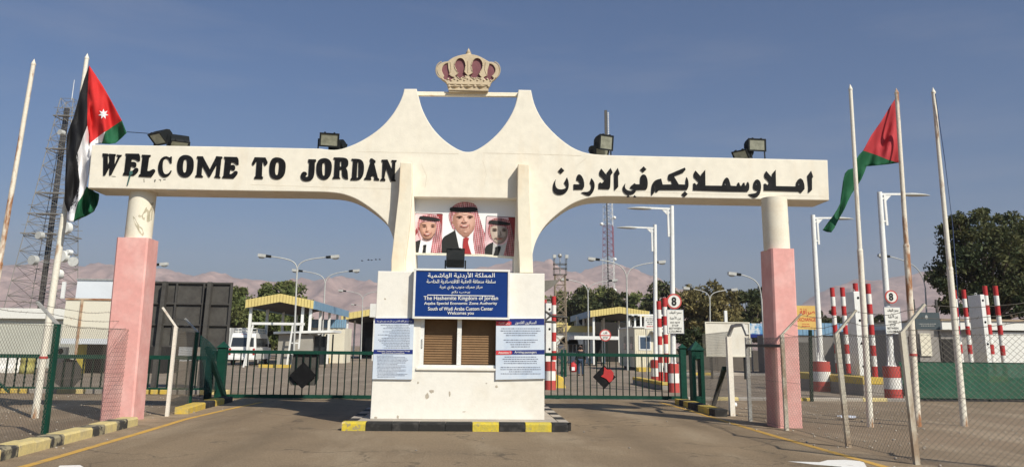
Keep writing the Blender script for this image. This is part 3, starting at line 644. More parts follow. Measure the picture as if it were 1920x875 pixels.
# rim of the two front arches, beads, jewels
for h in (H1, H2):
    pts = [cpos(p[0], p[1], -.005) for p in S([q for q in h])]
    mb.path(pts + pts[:1], .012, 6)
for i in range(11):
    mb.ball(cpos(645, 300+i*17), .013, 8, 5)
for sgn in (-1, 1):
    for i in range(13):
        t = i/12; x = 285+ (0 if t < .6 else (t-.6)*60) ; y = 310+t*190
        mb.ball(cpos(645+sgn*(x-10-40*math.sin(t*2.4)*.3), y), .013, 8, 5)
    for i in range(22):
        t = i/21*2.5+.25; mb.ball(cpos(645+sgn*(395+105*math.sin(t)*1.0), 430-130*math.cos(t)), .016, 8, 5)
for i in range(15):
    x = 285+i*51; mb.ball(cpos(x, 590-(18 if i % 2 else -4)-8*math.sin(i/14*math.pi)), .026, 8, 6)
for x in (350, 545, 755, 965): mb.ball(cpos(x, 682), .038, 10, 7)
mb.build('bead', gold, crown)['kind'] = 'stuff'
mb = MB()
for x in (445, 650, 855):
    l, r_, t_, b_ = cpos(x-85, 685), cpos(x+85, 685), cpos(x, 652), cpos(x, 722); f_ = cpos(x, 686, -.07)
    mb.add([l, t_, r_, b_, f_], [(0,1,4),(1,2,4),(2,3,4),(3,0,4)])
mb.build('jewel', gold, crown)
mb = MB()
for y0 in (640, 735):
    a, b = cpos(315+(y0-640)*.25, y0), cpos(998-(y0-640)*.35, y0); mb.box(((a.x+b.x)/2, YC+.03, a.z), (b.x-a.x, .11, .035))
mb.build('band', gold, crown, bevel=.006)
mb = MB(); a = cpos(653, 178); b = cpos(653, 45)
mb.lathe((a.x, YC+.12, a.z-.02), [(.085,0),(.075,.05),(.055,.06),(.07,.07),(.0,b.z-a.z)], 12)
mb.build('spike', gold, crown)

# ================================================================== BOOTH
BY = 17.54
b0 = at(694.8, 785, BY); b1 = at(1020.6, 786, BY); t0 = at(708.5, 510, BY); t1 = at(1020.8, 510, BY)
bz0, bz1 = .155, at(860, 510, BY).z
booth = thing('guard_booth', 'white plastered guard booth with peeling paint under the gateway between the two lanes', 'booth', (0, BY+1.3, bz0))
wl0, wl1, wz0, wz1 = at(786, 688, BY).x, at(934, 688, BY).x, at(860, 689, BY).z, at(860, 592, BY).z
x0, x1 = b0.x, b1.x
fill(MB(), [[(x0-.01,bz0),(x1,bz0),(x1,bz1),(t0.x,bz1),(x0,bz0+1.1)], [(wl0,wz0),(wl1,wz0),(wl1,wz1),(wl0,wz1)]], BY, BY+.22, bevel=.012).build('front_wall', boothpl, booth)
mb = MB(); mb.bx(x0+.04, x0+.24, BY+.22, BY+2.9, bz0, bz1-.001); mb.bx(x1-.2, x1, BY+.22, BY+2.9, bz0, bz1-.001); mb.bx(x0+.24, x1-.2, BY+2.7, BY+2.9, bz0, bz1-.001)
mb.build('side_wall', boothpl, booth)
MB().bx(x0+.24, x1-.2, BY+.22, BY+2.7, bz1-.15, bz1-.003).build('roof', boothpl, booth)
peel = M('bare_render', (.40,.35,.28), (.48,.42,.34), .4, .6, 20, .95)
rnd = random.Random(12)
for u, v, ru, rv in ((801,742,4.5,7),(810,733,6,4.5),(843,738,2,7),(931,724,4,3),(746,781,3,4),(784,717,2,3),(912,718,2,1.5),(705,782,4,2),(870,771,4,1),(722,560,3,2),(1008,604,2,3)):
    pts = [(u+ru*rnd.uniform(.5,1.1)*math.cos(t*.7), v+rv*rnd.uniform(.5,1.1)*math.sin(t*.7)) for t in range(9)]
    fill(MB(), [pix(pts, BY-.002)], BY-.0025, BY+.004).build('peeled_patch', peel, booth)
# window
win = None
fw = .055
mb = MB()
xa = at(790, 640, BY).x; xm = at(861, 640, BY).x
mb.bx(wl0+.002, wl0+fw*1.4, BY+.02, BY+.10, wz0+.002, wz1); mb.bx(wl1-fw, wl1-.002, BY+.02, BY+.10, wz0+.002, wz1)
mb.bx(xm-.045, xm+.045, BY+.015, BY+.095, wz0+fw, wz1); mb.bx(wl0+fw*1.4, wl1-fw, BY+.018, BY+.098, wz0+.003, wz0+fw); mb.bx(wl0+fw*1.4, wl1-fw, BY+.018, BY+.098, wz1-fw, wz1-.002)
win = mb.build('window', white, booth)
mb = MB(); random.seed(3)
n = int((wz1-wz0)/.05)
for i in range(n):
    z = wz0+.03+i*.05
    mb.prism([(wl0+.01, BY+.15, z), (wl0+.01, BY+.175, z+.052), (wl0+.01, BY+.18, z+.052), (wl0+.01, BY+.155, z)], (wl1-wl0-.02, 0, 0))
mb.build('blind', blind, win)
MB().bx(wl0+.03, wl1-.03, BY+.19, BY+.2, wz0+.01, wz1-.01).build('backing', shadowy, win)
hx = at(787.5, 640, BY)
MB().bx(wl0+.03, wl0+.055, BY+.0, BY+.02, hx.z-.12, hx.z+.02).tube((wl0+.042, BY-.01, hx.z+.05), (wl0+.042, BY+.02, hx.z+.05), .012).build('handle', lampgrey, win)
MB().bx(wl0-.06, wl1+.02, BY-.04, BY-.002, wz0-.05, wz0-.006).build('sill', boothpl, win, bevel=.006)

# ---- blue sign
SY = BY-.16
sg = thing('welcome_sign', 'blue sign with white Arabic and English welcome text above the booth window', 'sign', tuple(at(865, 600, SY)))
sx0, sx1 = at(774.5, 550, SY).x, at(956, 550, SY).x; sz0, sz1 = at(865, 598, SY).z, at(865, 504, SY).z
MB().bx(sx0+.04, sx1-.04, SY+.02, SY+.15, sz0+.04, sz1-.04).build('panel', blueboard, sg)
mb = MB(); f_ = .045
mb.bx(sx0, sx1, SY, SY+.155, sz1-f_, sz1); mb.bx(sx0, sx1, SY, SY+.155, sz0, sz0+f_); mb.bx(sx0, sx0+f_, SY+.001, SY+.154, sz0+f_, sz1-f_); mb.bx(sx1-f_, sx1, SY+.001, SY+.154, sz0+f_, sz1-f_)
mb.build('frame', signwhite, sg, bevel=.006)
mb = MB(); zb = lambda x0, y0, x1, y1: (770+x0/7.953, 495+y0/7.953, 770+x1/7.953, 495+y1/7.953)
TY = SY+.018
text(mb, arabic('المملكة الأردنية الهاشمية'), zb(255,118,1252,215), TY, .007)
text(mb, arabic('سلطة منطقة العقبة الاقتصادية الخاصة'), zb(238,226,1266,296), TY, .007)
text(mb, arabic('مركز جمرك جنوب وادي عربة'), zb(432,312,1070,380), TY, .007)
text(mb, arabic('يرحب بكم'), zb(612,392,884,446), TY, .007)
text(mb, 'The Hashemite Kingdom of Jordan', zb(193,474,1302,550), TY, .007)
text(mb, 'Aqaba Special Economic Zone Authority', zb(200,560,1288,614), TY, .007)
text(mb, 'South of Wadi Araba Custom Center', zb(258,636,1228,688), TY, .007)
text(mb, 'Welcomes you', zb(546,702,940,764), TY, .007)
a = at(*zb(248,456,0,0)[:2], TY); b = at(*zb(1250,468,0,0)[:2], TY)
mb.bx(a.x, b.x, TY-.008, TY, a.z-.011, a.z+.004)
mb.build('lettering', textwhite, sg)

# ---- notice boards
random.seed(11)
def smallprint(mb, rects, lines, Y, align):      # rows of print too small to read
    u0, v0, u1, v1 = rects
    for i in range(lines):
        v = v0+(v1-v0)*(i+.5)/lines; h = (v1-v0)/lines*.42
        if align == 'full': a = u0+random.uniform(0, 2); b = u1-random.uniform(0, (u1-u0)*.12 if i % 3 else (u1-u0)*.5)
        elif align == 'right': b = u1; a = u0+random.uniform(0, (u1-u0)*.2 if i % 2 == 0 else (u1-u0)*.6)
        else:
            s_ = random.uniform(.0, .14 if i % 4 < 2 else .3); a = u0+(u1-u0)*s_; b = u1-(u1-u0)*s_
        x = a
        while x < b-1:
            L_ = min(random.uniform(1.5, 5.5), b-x); p = at(x, v, Y); q = at(x+L_, v, Y); hh = h*random.uniform(.6, 1)/FOC*Y
            mb.bx(p.x, q.x, Y-.003, Y, p.z-hh/2, p.z+hh/2); x += L_+.9
NY = BY-.045
def board(name, label, outline, s_, o_):
    r = thing(name, label, 'notice board', tuple(at(outline[3][0]/s_+o_[0], outline[3][1]/s_+o_[1], NY)))
    fill(MB(), [pix(zoomed(outline, o_[0], o_[1], s_), NY)], NY, BY-.006).build('panel', paleboard, r)
    return r
z6 = lambda p: zoomed(p, 690, 585, 5.647)
def zr(x0, y0, x1, y1): return (690+x0/5.647, 585+y0/5.647, 690+x1/5.647, 585+y1/5.647)
nb = board('notice_board', 'pale notice board with two navy title bands left of the booth window', [(75,62),(488,62),(465,710),(45,706)], 5.647, (690, 585))
mb = MB(); fill(mb, [pix(z6([(75,62),(488,62),(486,118),(72,116)]), NY)], NY-.004, NY-.0005); fill(mb, [pix(z6([(61,394),(476,395),(474,442),(59,440)]), NY)], NY-.004, NY-.0005)
mb.build('title_band', navy, nb)
mb = MB(); text(mb, arabic('إجراءات دخول الأفراد القادمين من خلال معبر جنوب وادي عربة'), zr(95,80,468,110), NY-.005, .006, .003)
text(mb, "Independent Travelers' Entry Procedures Through", zr(98,402,442,420), NY-.005, .006, .003); text(mb, 'South Wadi Araba Crossing Border', zr(146,423,388,440), NY-.005, .006, .003)
mb.build('title', textwhite, nb)
mb = MB(); smallprint(mb, zr(105,126,442,384), 15, NY-.001, 'right'); mb.build('small_print', textgrey, nb); mb = MB(); smallprint(mb, zr(92,452,428,690), 16, NY-.001, 'full'); mb.build('small_print', textgrey, nb)
nb = board('notice_board', 'pale notice board for arriving passengers with red attention tabs right of the booth window', [(1357,68),(1866,66),(1871,702),(1351,712)], 5.647, (690, 585))
mb = MB(); fill(mb, [pix(z6([(1357,68),(1866,66),(1867,134),(1357,138)]), NY)], NY-.004, NY-.0005); fill(mb, [pix(z6([(1355,402),(1868,396),(1868,444),(1355,448)]), NY)], NY-.004, NY-.0005)
mb.build('title_band', navy, nb)
mb = MB()
for q in ([(1356,95),(1500,95),(1518,104),(1518,128),(1500,138),(1356,139)], [(1355,406),(1508,405),(1525,414),(1525,436),(1508,446),(1355,449)]): fill(mb, [pix(z6(q), NY)], NY-.008, NY-.0045)
mb.build('red_tab', redprint, nb)
mb = MB(); text(mb, arabic('المسافرون القادمون'), zr(1558,90,1782,132), NY-.005, .006, .003); text(mb, arabic('يرجى الانتباه'), zr(1382,104,1500,130), NY-.009, .006, .003)
text(mb, 'Attention !!', zr(1380,414,1512,438), NY-.009, .006, .003); text(mb, 'Arriving passengers', zr(1552,408,1784,440), NY-.005, .006, .003); mb.build('title', textwhite, nb)
for q, n_ in ((zr(1402,160,1830,255), 4), (zr(1402,280,1830,375), 4), (zr(1385,460,1845,550), 4), (zr(1385,570,1845,660), 4)):
    mb = MB(); smallprint(mb, q, n_, NY-.001, 'mid'); mb.build('small_print', textgrey, nb)

# ---- portrait banner inside the gate opening: a flat print
PY = GY+.30
zp = lambda p: pix(zoomed(p, 760, 360, 6.7318), PY)
bn = thing('portrait_banner', 'printed banner with three men in red checked headdresses hung in the gate opening', 'banner', tuple(at(870, 478, PY)))
def facemat(name, c, rx, rz, light, mid, deep):
    q = at(760+c[0]/6.7318, 360+c[1]/6.7318, PY) - bn.location; k = PY/FOC/6.7318
    m = bpy.data.materials.new(name); m.use_nodes = True; t = m.node_tree; N = t.nodes; L = t.links
    tc = N.new('ShaderNodeTexCoord'); mp = N.new('ShaderNodeMapping'); mp.vector_type = 'POINT'
    mp.inputs['Location'].default_value = (-q.x/(rx*k), 0, -q.z/(rz*k)); mp.inputs['Scale'].default_value = (1/(rx*k), 0, 1/(rz*k))
    ln = N.new('ShaderNodeVectorMath'); ln.operation = 'LENGTH'; nz = N.new('ShaderNodeTexNoise'); nz.inputs['Scale'].default_value = 14
    ad = N.new('ShaderNodeMath'); ad.operation = 'MULTIPLY_ADD'; ad.inputs[1].default_value = .35
    cr_ = N.new('ShaderNodeValToRGB'); e = cr_.color_ramp.elements; e[0].position = .15; e[0].color = light + (1,); e[1].position = 1.15; e[1].color = deep + (1,)
    x = cr_.color_ramp.elements.new(.75); x.color = mid + (1,)
    L.new(tc.outputs['Object'], mp.inputs[0]); L.new(mp.outputs[0], ln.inputs[0]); L.new(tc.outputs['Object'], nz.inputs[0]); L.new(nz.outputs['Fac'], ad.inputs[0]); L.new(ln.outputs['Value'], ad.inputs[2])
    L.new(ad.outputs[0], cr_.inputs[0]); L.new(cr_.outputs[0], N['Principled BSDF'].inputs['Base Color']); N['Principled BSDF'].inputs['Roughness'].default_value = .5
    return m
LAY = [0]; men = [None]*3
def layer(name, m, polys, smooth=True):        # polys: (man, outline); man None = part of the sheet
    for man, p in polys:
        LAY[0] += 1; y = PY-.0006*LAY[0]
        o = fill(MB(), [zp(S(p) if smooth else p)], y, PY+.001).build(name, m, bn if man is None or men[man] is None else men[man])
        if man is not None and men[man] is None: men[man] = o
fill(MB(), [zp([(112,66),(1397,112),(1387,822),(82,766)])], PY, PY+.02).build('sheet', printwhite, bn)
layer('photo_ground', printpink, [(None, [(118,275),(130,262),(465,272),(477,288),(458,764),(84,764)]), (None, [(1020,315),(1035,300),(1380,318),(1391,330),(1385,818),(1000,790)])], False)
layer('photo_flag', printdark, [(None, [(395,272),(470,275),(455,560),(420,470)]), (None, [(1300,318),(1388,324),(1384,640),(1320,480)]), (None, [(100,520),(160,430),(190,460),(100,590)])], False)
layer('photo_edge', textblack, [(None, [(118,275),(130,262),(465,272),(477,288),(470,288),(462,278),(132,269),(124,280),(92,700),(88,700)]), (None, [(1018,315),(1034,299),(1380,317),(1392,330),(1386,332),(1376,323),(1036,306),(1025,318),(1006,620),(1001,620)])], False)
layer('portrait', printsuit, [(0, [(450,766,1),(456,580),(560,520),(632,478,1),(670,600,1),(705,775,1)]), (1, [(88,640),(195,598,1),(172,766,1),(84,765,1)]), (2, [(1003,680),(1112,628,1),(1102,797,1),(1000,790,1)])])
layer('shirt', printwhite, [(0, [(630,480,1),(690,540),(760,578,1),(850,500,1),(880,600,1),(885,786,1),(695,780,1)]), (1, [(195,605,1),(270,642),(345,600,1),(325,766,1),(166,766,1)])])
layer('shirt', M('print_grey_white', (.46,.45,.43), None, rough=.5), [(2, [(1110,640,1),(1190,682),(1282,635,1),(1245,802,1),(1096,796,1)])])
layer('headdress', kef, [(0, [(558,255),(590,180),(680,130),(760,120),(850,135),(905,180),(918,260),(945,340),(975,450),(1005,520,1),(1002,792,1),(880,786,1),(848,560),(870,470),(885,360),(860,270),(600,270),(590,350),(612,420),(632,480,1),(600,470),(560,370),(545,300)]),
      (1, [(158,370),(180,310),(290,278),(420,300),(442,370),(458,450),(458,766,1),(318,766,1),(340,600),(382,520),(392,400),(370,368),(190,372),(160,450),(192,592,1),(150,520),(148,430)])])
layer('headdress', kefdark, [(2, [(1058,420),(1060,360),(1150,318),(1300,345),(1332,400),(1348,470),(1378,620),(1382,818,1),(1238,802,1),(1282,640),(1302,560),(1290,430),(1080,412),(1066,500),(1092,602,1),(1058,560),(1040,480)])])
layer('neck', M('print_skin_dark', (.30,.13,.09), None, rough=.5), [(0, [(680,490,1),(760,545),(838,490,1),(805,560),(760,578),(712,560)])])
f0 = facemat('print_face_a', (770,345), 165, 215, (.72,.46,.37), (.60,.345,.265), (.36,.18,.125)); f1_ = facemat('print_face_b', (300,455), 135, 165, (.70,.43,.33), (.56,.31,.225), (.30,.145,.10)); f2_ = facemat('print_face_c', (1160,510), 150, 175, (.56,.47,.39), (.44,.345,.275), (.22,.16,.125))
layer('face', f0, [(0, [(598,330),(610,280),(650,258),(860,262),(884,360),(878,450),(846,510),(800,548),(752,560),(706,545),(655,498),(612,425)])])
layer('ear', f0, [(0, [(583,370),(598,362),(612,385),(608,410),(592,400)])])
layer('face', f1_, [(1, [(176,430),(190,376),(382,380),(394,430),(378,510),(345,570),(305,600),(270,606),(228,585),(185,510)])])
layer('face', f2_, [(2, [(1066,480),(1085,420),(1280,436),(1298,520),(1276,595),(1235,640),(1190,660),(1145,648),(1095,592)])])
ta = M('print_tone_a', (.44,.225,.165), None, rough=.5); tb_ = M('print_tone_b', (.40,.20,.14), None, rough=.5); tc_ = M('print_tone_c', (.26,.19,.15), None, rough=.5); tl = M('print_tone_light', (.74,.50,.40), None, rough=.5)
layer('cheek_tone', ta, [(0, [(650,306),(690,292),(732,304),(728,330),(690,338),(655,332)]), (0, [(778,304),(820,290),(860,304),(856,330),(815,338),(782,330)]), (0, [(735,320),(745,322),(738,370),(722,384),(706,380),(726,360)]), (0, [(690,400),(700,396),(690,440),(705,470),(690,462),(678,430)]), (0, [(800,396),(822,420),(818,455),(800,474),(808,440)]), (0, [(700,462),(745,470),(795,460),(745,480)])])
layer('cheek_tone', tb_, [(1, [(205,425),(240,418),(276,425),(272,446),(215,446)]), (1, [(320,425),(350,418),(382,424),(376,448),(325,448)]), (1, [(268,440),(278,440),(272,480),(258,492),(262,470)]), (1, [(225,505),(235,500),(232,530),(245,552),(228,540)]), (1, [(330,500),(340,512),(330,545),(318,556),(326,530)])])
layer('cheek_tone', tc_, [(2, [(1095,474),(1130,466),(1162,476),(1158,496),(1105,498)]), (2, [(1212,478),(1250,470),(1282,482),(1274,504),(1220,502)]), (2, [(1190,490),(1202,492),(1218,545),(1206,556),(1196,540)]), (2, [(1250,560),(1270,560),(1240,620),(1205,650),(1225,610)])])
layer('highlight', tl, [(0, [(752,330),(764,330),(772,368),(760,376),(750,368)]), (0, [(700,274),(760,268),(815,274),(760,288)]), (0, [(735,500),(760,496),(785,500),(760,512)])])
layer('head_cord', textblack, [(0, [(558,215),(575,190),(700,196),(880,188),(915,212),(912,245),(740,256),(568,245)]), (1, [(174,318),(200,300),(440,332),(442,374),(180,346)]), (2, [(1048,382),(1070,350),(1326,386),(1322,428),(1060,400)])])
layer('tie', printtie, [(0, [(735,582,1),(770,572),(805,580,1),(800,600,1),(788,640),(835,784,1),(724,780,1),(728,640)])])
layer('tie', textblack, [(1, [(222,668),(272,662),(262,690),(258,766,1),(218,766,1),(232,692)]), (2, [(1130,692),(1204,680),(1205,715),(1172,802,1),(1112,798,1),(1142,722)])])
layer('brow', printhair, [(0, [(640,312),(690,300),(720,307),(715,313),(660,316)]), (0, [(780,305),(820,298),(856,308),(850,315),(800,311)]), (1, [(205,415),(240,405),(275,418),(240,416)]), (1, [(318,418),(345,408),(380,418),(345,418)]), (2, [(1090,466),(1130,456),(1165,470),(1130,470)]), (2, [(1212,470),(1250,462),(1285,478),(1245,476)])])
layer('beard', printhair, [(1, [(215,574),(270,600),(330,586),(372,520),(376,524),(332,594),(270,608),(225,590)])])
layer('eye', textblack, [(0, [(664,325),(690,321),(704,326),(688,330)]), (0, [(796,325),(820,321),(836,326),(815,330)]), (1, [(218,434),(245,429),(265,435),(245,439)]), (1, [(328,436),(350,431),(369,436),(350,441)]), (2, [(1100,484),(1130,478),(1155,486),(1130,490)]), (2, [(1225,488),(1250,482),(1272,490),(1250,494)])])
layer('lip', printlip, [(0, [(692,424),(720,418),(748,420),(778,417),(806,420),(790,438),(748,447),(712,441)]), (1, [(232,526),(275,519),(328,516),(310,543),(275,551),(248,543)]), (2, [(1145,586),(1180,592),(1232,584),(1210,598),(1180,602)])])
layer('teeth', M('print_teeth_soft', (.66,.56,.50), None, rough=.6, fine=0), [(0, [(712,426),(745,424),(790,423),(776,432),(745,436),(722,433)]), (1, [(245,530),(278,526),(315,523),(300,535),(275,540)])])
layer('nose_shade', MATS['print_skin_dark'], [(0, [(706,376),(722,384),(745,382),(766,384),(792,376),(768,390),(728,390)]), (1, [(253,488),(275,495),(302,488),(280,500)])])
layer('nose_shade', tc_, [(2, [(1160,544),(1185,552),(1212,544),(1190,560)])])
layer('moustache', tc_, [(2, [(1130,576),(1180,568),(1235,574),(1240,582),(1180,582),(1128,584)])])
mb = MB()
for p, q in (((86,768),(1000,790)), ((1000,790),(1388,822))):
    a = at(760+p[0]/6.7318, 360+p[1]/6.7318+1.2, PY); b = at(760+q[0]/6.7318, 360+q[1]/6.7318+1.2, PY); mb.bar(a, b, .035, .05)
mb.build('batten', rustcream, bn)

# ================================================================== FLOODLIGHTS
def flood(u, v, Y, rz, tilt, label, w_=.40, h_=.30, foot=None, lit=True):
    p = at(u, v, Y); zf = foot if foot is not None else p.z-.25
    r = thing('floodlight', label, 'floodlight', (p.x, p.y, zf), 'floodlights on the gateway')
    Rz = Matrix.Rotation(rad(rz), 4, 'Z'); T = Matrix.Translation(p) @ Rz @ Matrix.Rotation(rad(tilt), 4, 'X')
    mb = MB(); d = .12
    prof = [(-h_/2,-d),(h_/2,-d),(h_/2,-d+.05),(h_*.36,.07),(h_*.18,.13),(-h_*.18,.13),(-h_*.36,.07),(-h_/2,-d+.05)]
    mb.prism([(-w_/2, y, z) for z, y in prof], (w_, 0, 0))
    for s_ in (-1, 1): mb.bx(s_*w_*.25-.02, s_*w_*.25+.02, -d-.02, -d+.03, h_/2, h_/2+.03)
    mb.xf(T).build('housing', dark, r, bevel=.006)
    mb = MB()
    for x0_, x1_, z0_, z1_ in ((-w_/2-.012, w_/2+.012, h_/2-.02, h_/2+.012), (-w_/2-.012, w_/2+.012, -h_/2-.012, -h_/2+.02), (-w_/2-.012, -w_/2+.022, -h_/2+.02, h_/2-.02), (w_/2-.022, w_/2+.012, -h_/2+.02, h_/2-.02)): mb.bx(x0_, x1_, -d-.025, -d-.001, z0_, z1_)
    mb.xf(T).build('rim', dark, r)
    MB().bx(-w_/2+.024, w_/2-.024, -d-.012, -d-.002, -h_/2+.022, h_/2-.022).xf(T).build('lens', lens, r)
    mb = MB()
    for s_ in (-1, 1):
        top = p + (Rz @ Vector((s_*(w_/2+.03), 0, 0))); mb.bar(top, (top.x, top.y, zf+.012), .03, .012)
    a = p + (Rz @ Vector((-(w_/2+.04), 0, 0))); b = p + (Rz @ Vector((w_/2+.04, 0, 0)))
    mb.bar((a.x, a.y, zf+.008), (b.x, b.y, zf+.008), .05, .014)
    mb.build('bracket', dark, r)
    return r
zt_ = lambda u: at(u, 272+ (u-172)/1380*28.5, GY).z
FY = GY+.35
flood(303, 254.5, FY, -35, 48, 'black floodlight tilted down at the far left end of the gateway top', .42, .30, zt_(303))
flood(336, 263.5, FY+.12, 30, 62, 'low black floodlight second from the left on the gateway top', .40, .26, zt_(336))
flood(617.5, 261, FY, 10, 22, 'floodlight with grey lens face standing left of the crown arch', .42, .30, zt_(617)+.02)
flood(632, 271.5, FY+.35, 165, 30, 'dark floodlight seen from behind beside the one left of the crown arch', .34, .24, zt_(632)+.06)
flood(1131, 268, FY, 24, 8, 'upper pale-faced floodlight of the pair right of the crown arch', .36, .34, zt_(1131)+.01)
flood(1122, 283, FY+.3, 30, 20, 'lower dark floodlight under the pair right of the crown arch', .40, .24, zt_(1122)+.01)
flood(1415, 273.5, FY, 6, 4, 'pale-faced floodlight raised on its bracket near the right end of the gateway', .42, .28, zt_(1415))
flood(1394, 288, FY+.1, -55, 30, 'low black floodlight facing left near the right end of the gateway', .40, .24, zt_(1394))
flood(854, 487.5, 17.9, 182, -32, 'dark floodlight on the booth roof behind the blue sign aimed up at the banner', .37, .40, bz1)

# ================================================================== FLAGPOLES AND FLAGS
def flagpole(ub, vb, ut, vt, m, label, r0=.078, dY=0.0, joint=None, band=None, base=None):
    b = gp(ub, vb) if base is None else Vector(base); t = at(ut, vt, b.y+dY)
    o = thing('flagpole', label, 'flagpole', tuple(b), 'flagpoles beside the gateway')
    j = b.lerp(t, .5 if joint is None else joint)
    mb = MB().tube(b-ZU*.1, j, r0, r0*.92, 14); mb.tube(j, t-(t-b).normalized()*.04, r0*.74, r0*.60, 14)
    mb.tube(j-(t-b).normalized()*.03, j+(t-b).normalized()*.03, r0*1.0, r0*.8, 14)
    mb.build('pole', m, o)
    MB().lathe(t-ZU*.05, [(r0*.6,0),(r0*.75,.02),(r0*.6,.05),(.02,.11),(0,.16)], 10).build('finial', m, o)
    if band is not None:
        q = b.lerp(t, band); d = (t-b).normalized(); MB().tube(q-d*.025, q+d*.025, r0*1.12, r0*1.1, 14).build('clamp', redfade, o)
    return o, b, t
flagpole(-52, 792, 63, 119, polerust, 'rusty bare flagpole leaning at the far left edge', .075, joint=.42)
_, b2, t2 = flagpole(65, 783, 163, 108, polelight, 'flagpole flying the black white green flag left of the gateway', .078, joint=.54, band=.155)
flagpole(1632, 800, 1594.5, 166, polelight, 'pale bare flagpole nearest the right pink pillar', .070, joint=.5)
_, b4, t4 = flagpole(1721, 799, 1681, 173, polerust, 'rust streaked flagpole carrying the torn red and green flag', .075, joint=.52, band=.20)
flagpole(1808, 798, 1750, 172, polelight, 'bare flagpole furthest right with blue halyard rope', .075, joint=.45)
# rope on the last pole
a = at(1753.5, 176, 18.5); b = at(1786, 420, 18.5); c = at(1802, 640, 18.5)
tag(MB().path([a, a.lerp(b,.5)+Vector((.02,0,0)), b, b.lerp(c,.5), c], .009, 5).build('halyard', M('blue_rope', (.03,.05,.12), None, rough=.8), loc=c), 'blue halyard rope hanging down the furthest right flagpole', 'rope')

def cloth(name, label, pieces, Y, disp, mats, loc):
    bm = bmesh.new()
    for k, pts in enumerate(pieces):
        vs = [bm.verts.new((p[0], 0, p[1])) for p in pts[1]]
        f = bm.faces.new(vs); f.material_index = pts[0]
    bmesh.ops.triangulate(bm, faces=bm.faces[:])
    for _ in range(4): bmesh.ops.subdivide_edges(bm, edges=[e for e in bm.edges if e.calc_length() > 7], cuts=1, use_grid_fill=True)
    bmesh.ops.triangulate(bm, faces=bm.faces[:])
    bmesh.ops.remove_doubles(bm, verts=bm.verts[:], dist=.4)
    bmesh.ops.recalc_face_normals(bm, faces=bm.faces[:])
    for v in bm.verts:
        u, vv = v.co.x, v.co.z; q = at(u, vv, Y+disp(u, vv)); v.co = q - Vector(loc)
    me = bpy.data.meshes.new(name); bm.to_mesh(me); bm.free()
    for p in me.polygons: p.use_smooth = True
    for m in mats: me.materials.append(m)
    o = bpy.data.objects.new(name, me); C.objects.link(o); o.location = loc
    so_ = o.modifiers.new('thick', 'SOLIDIFY'); so_.thickness = .006
    return tag(o, label, 'flag')
zf1 = lambda p: [(x/2.1875, 80+y/2.1875) for x, y in p]
fl = 18.80
def d1(u, v):
    t = (v-122)/290
    f = math.sin((u-168)*.16+ (v-120)*.055*(1 if u < 168 else -.9))*.13 + math.sin((u-168)*.33 - v*.02)*.05
    return f*min(1, max(.1, t*2.0)) - .05
cloth('flag', 'drooping flag with black white and green bands and a red triangle with white star', [
    (0, zf1([(366,94),(420,175),(460,245),(500,320),(432,365),(400,388),(366,416),(362,370),(357,340),(359,220),(363,130)])),
    (1, zf1([(366,94),(363,130),(359,220),(357,340),(338,395),(310,470),(320,520),(328,570),(328,600),(325,640),(312,672),(300,690),(280,696),(270,670),(264,650),(268,560),(272,470),(274,380),(286,345),(300,310),(322,230),(345,150)])),
    (2, zf1([(357,340),(362,370),(366,416),(400,388),(432,365),(425,390),(418,414),(380,416),(378,450),(372,500),(362,550),(355,590),(338,625),(320,655),(308,700),(300,735),(285,735),(272,726),(276,710),(280,696),(300,690),(312,672),(325,640),(328,600),(328,570),(320,520),(310,470),(338,395)])),
    (3, zf1([(500,320),(520,370),(498,392),(475,412),(448,416),(418,414),(425,390),(432,365)])),
    (3, zf1([(355,590),(370,598),(390,612),(407,620),(406,642),(400,665),(385,692),(370,702),(352,712),(325,722),(300,735),(308,700),(320,655),(338,625)])),
], fl, d1, [flagred, flagblack, flagwhite, flaggreen], tuple(b2+ZU*6))
star = [o for o in bpy.data.objects if o.name == 'flag'][0]
mb = MB(); pts = []
for i in range(14):
    a = math.pi/2+i*math.pi/7; r = 9.8 if i % 2 == 0 else 4.6; u, v = 194+r*math.cos(a), 214-r*math.sin(a); pts.append(at(u, v, fl+d1(u, v)-.02))
c = at(194, 214, fl+d1(194, 214)-.025); mb.add([c]+pts, [(0, i+1, (i+1) % 14+1) for i in range(14)])
so_ = mb.build('star', flagwhite, star); 
zf2 = lambda p: [(1480+x/2.734, 140+y/2.734) for x, y in p]
fl2 = 18.62
def d2(u, v):
    return math.sin((u-1690)*.11 + (v-180)*.07)*.12*min(1, abs(u-1689)/25+.15) + math.sin(u*.3+v*.05)*.03
cloth('flag', 'torn red and green flag blown flat with a twisted green tail', [
    (0, zf2([(553,108),(562,200),(570,290),(577,380),(581,456),(558,452),(500,434),(440,410),(378,389),(420,310),(470,240),(515,165)])),
    (1, zf2([(378,389),(440,410),(500,434),(558,452),(500,460),(445,466),(395,470),(365,473),(335,476),(334,455),(342,435),(358,410)])),
    (1, zf2([(335,476),(365,473),(395,470),(385,500),(370,535),(352,565),(340,580),(320,610),(300,650),(285,685),(265,720),(248,752),(232,785),(215,808),(192,806),(170,796),(200,755),(225,722),(245,690),(265,650),(283,610),(279,570),(278,530),(285,505),(300,488)])),
], fl2, d2, [flagred2, flaggreen], tuple(b4+ZU*5.2))
tag(MB().path([at(238,247.5,19), at(262,249,18.9), at(286,251,18.75)], .008, 5).build('cord', dark, loc=at(238,247.5,19)), 'thin cord stretched from the flag tip to the left floodlight', 'cord')

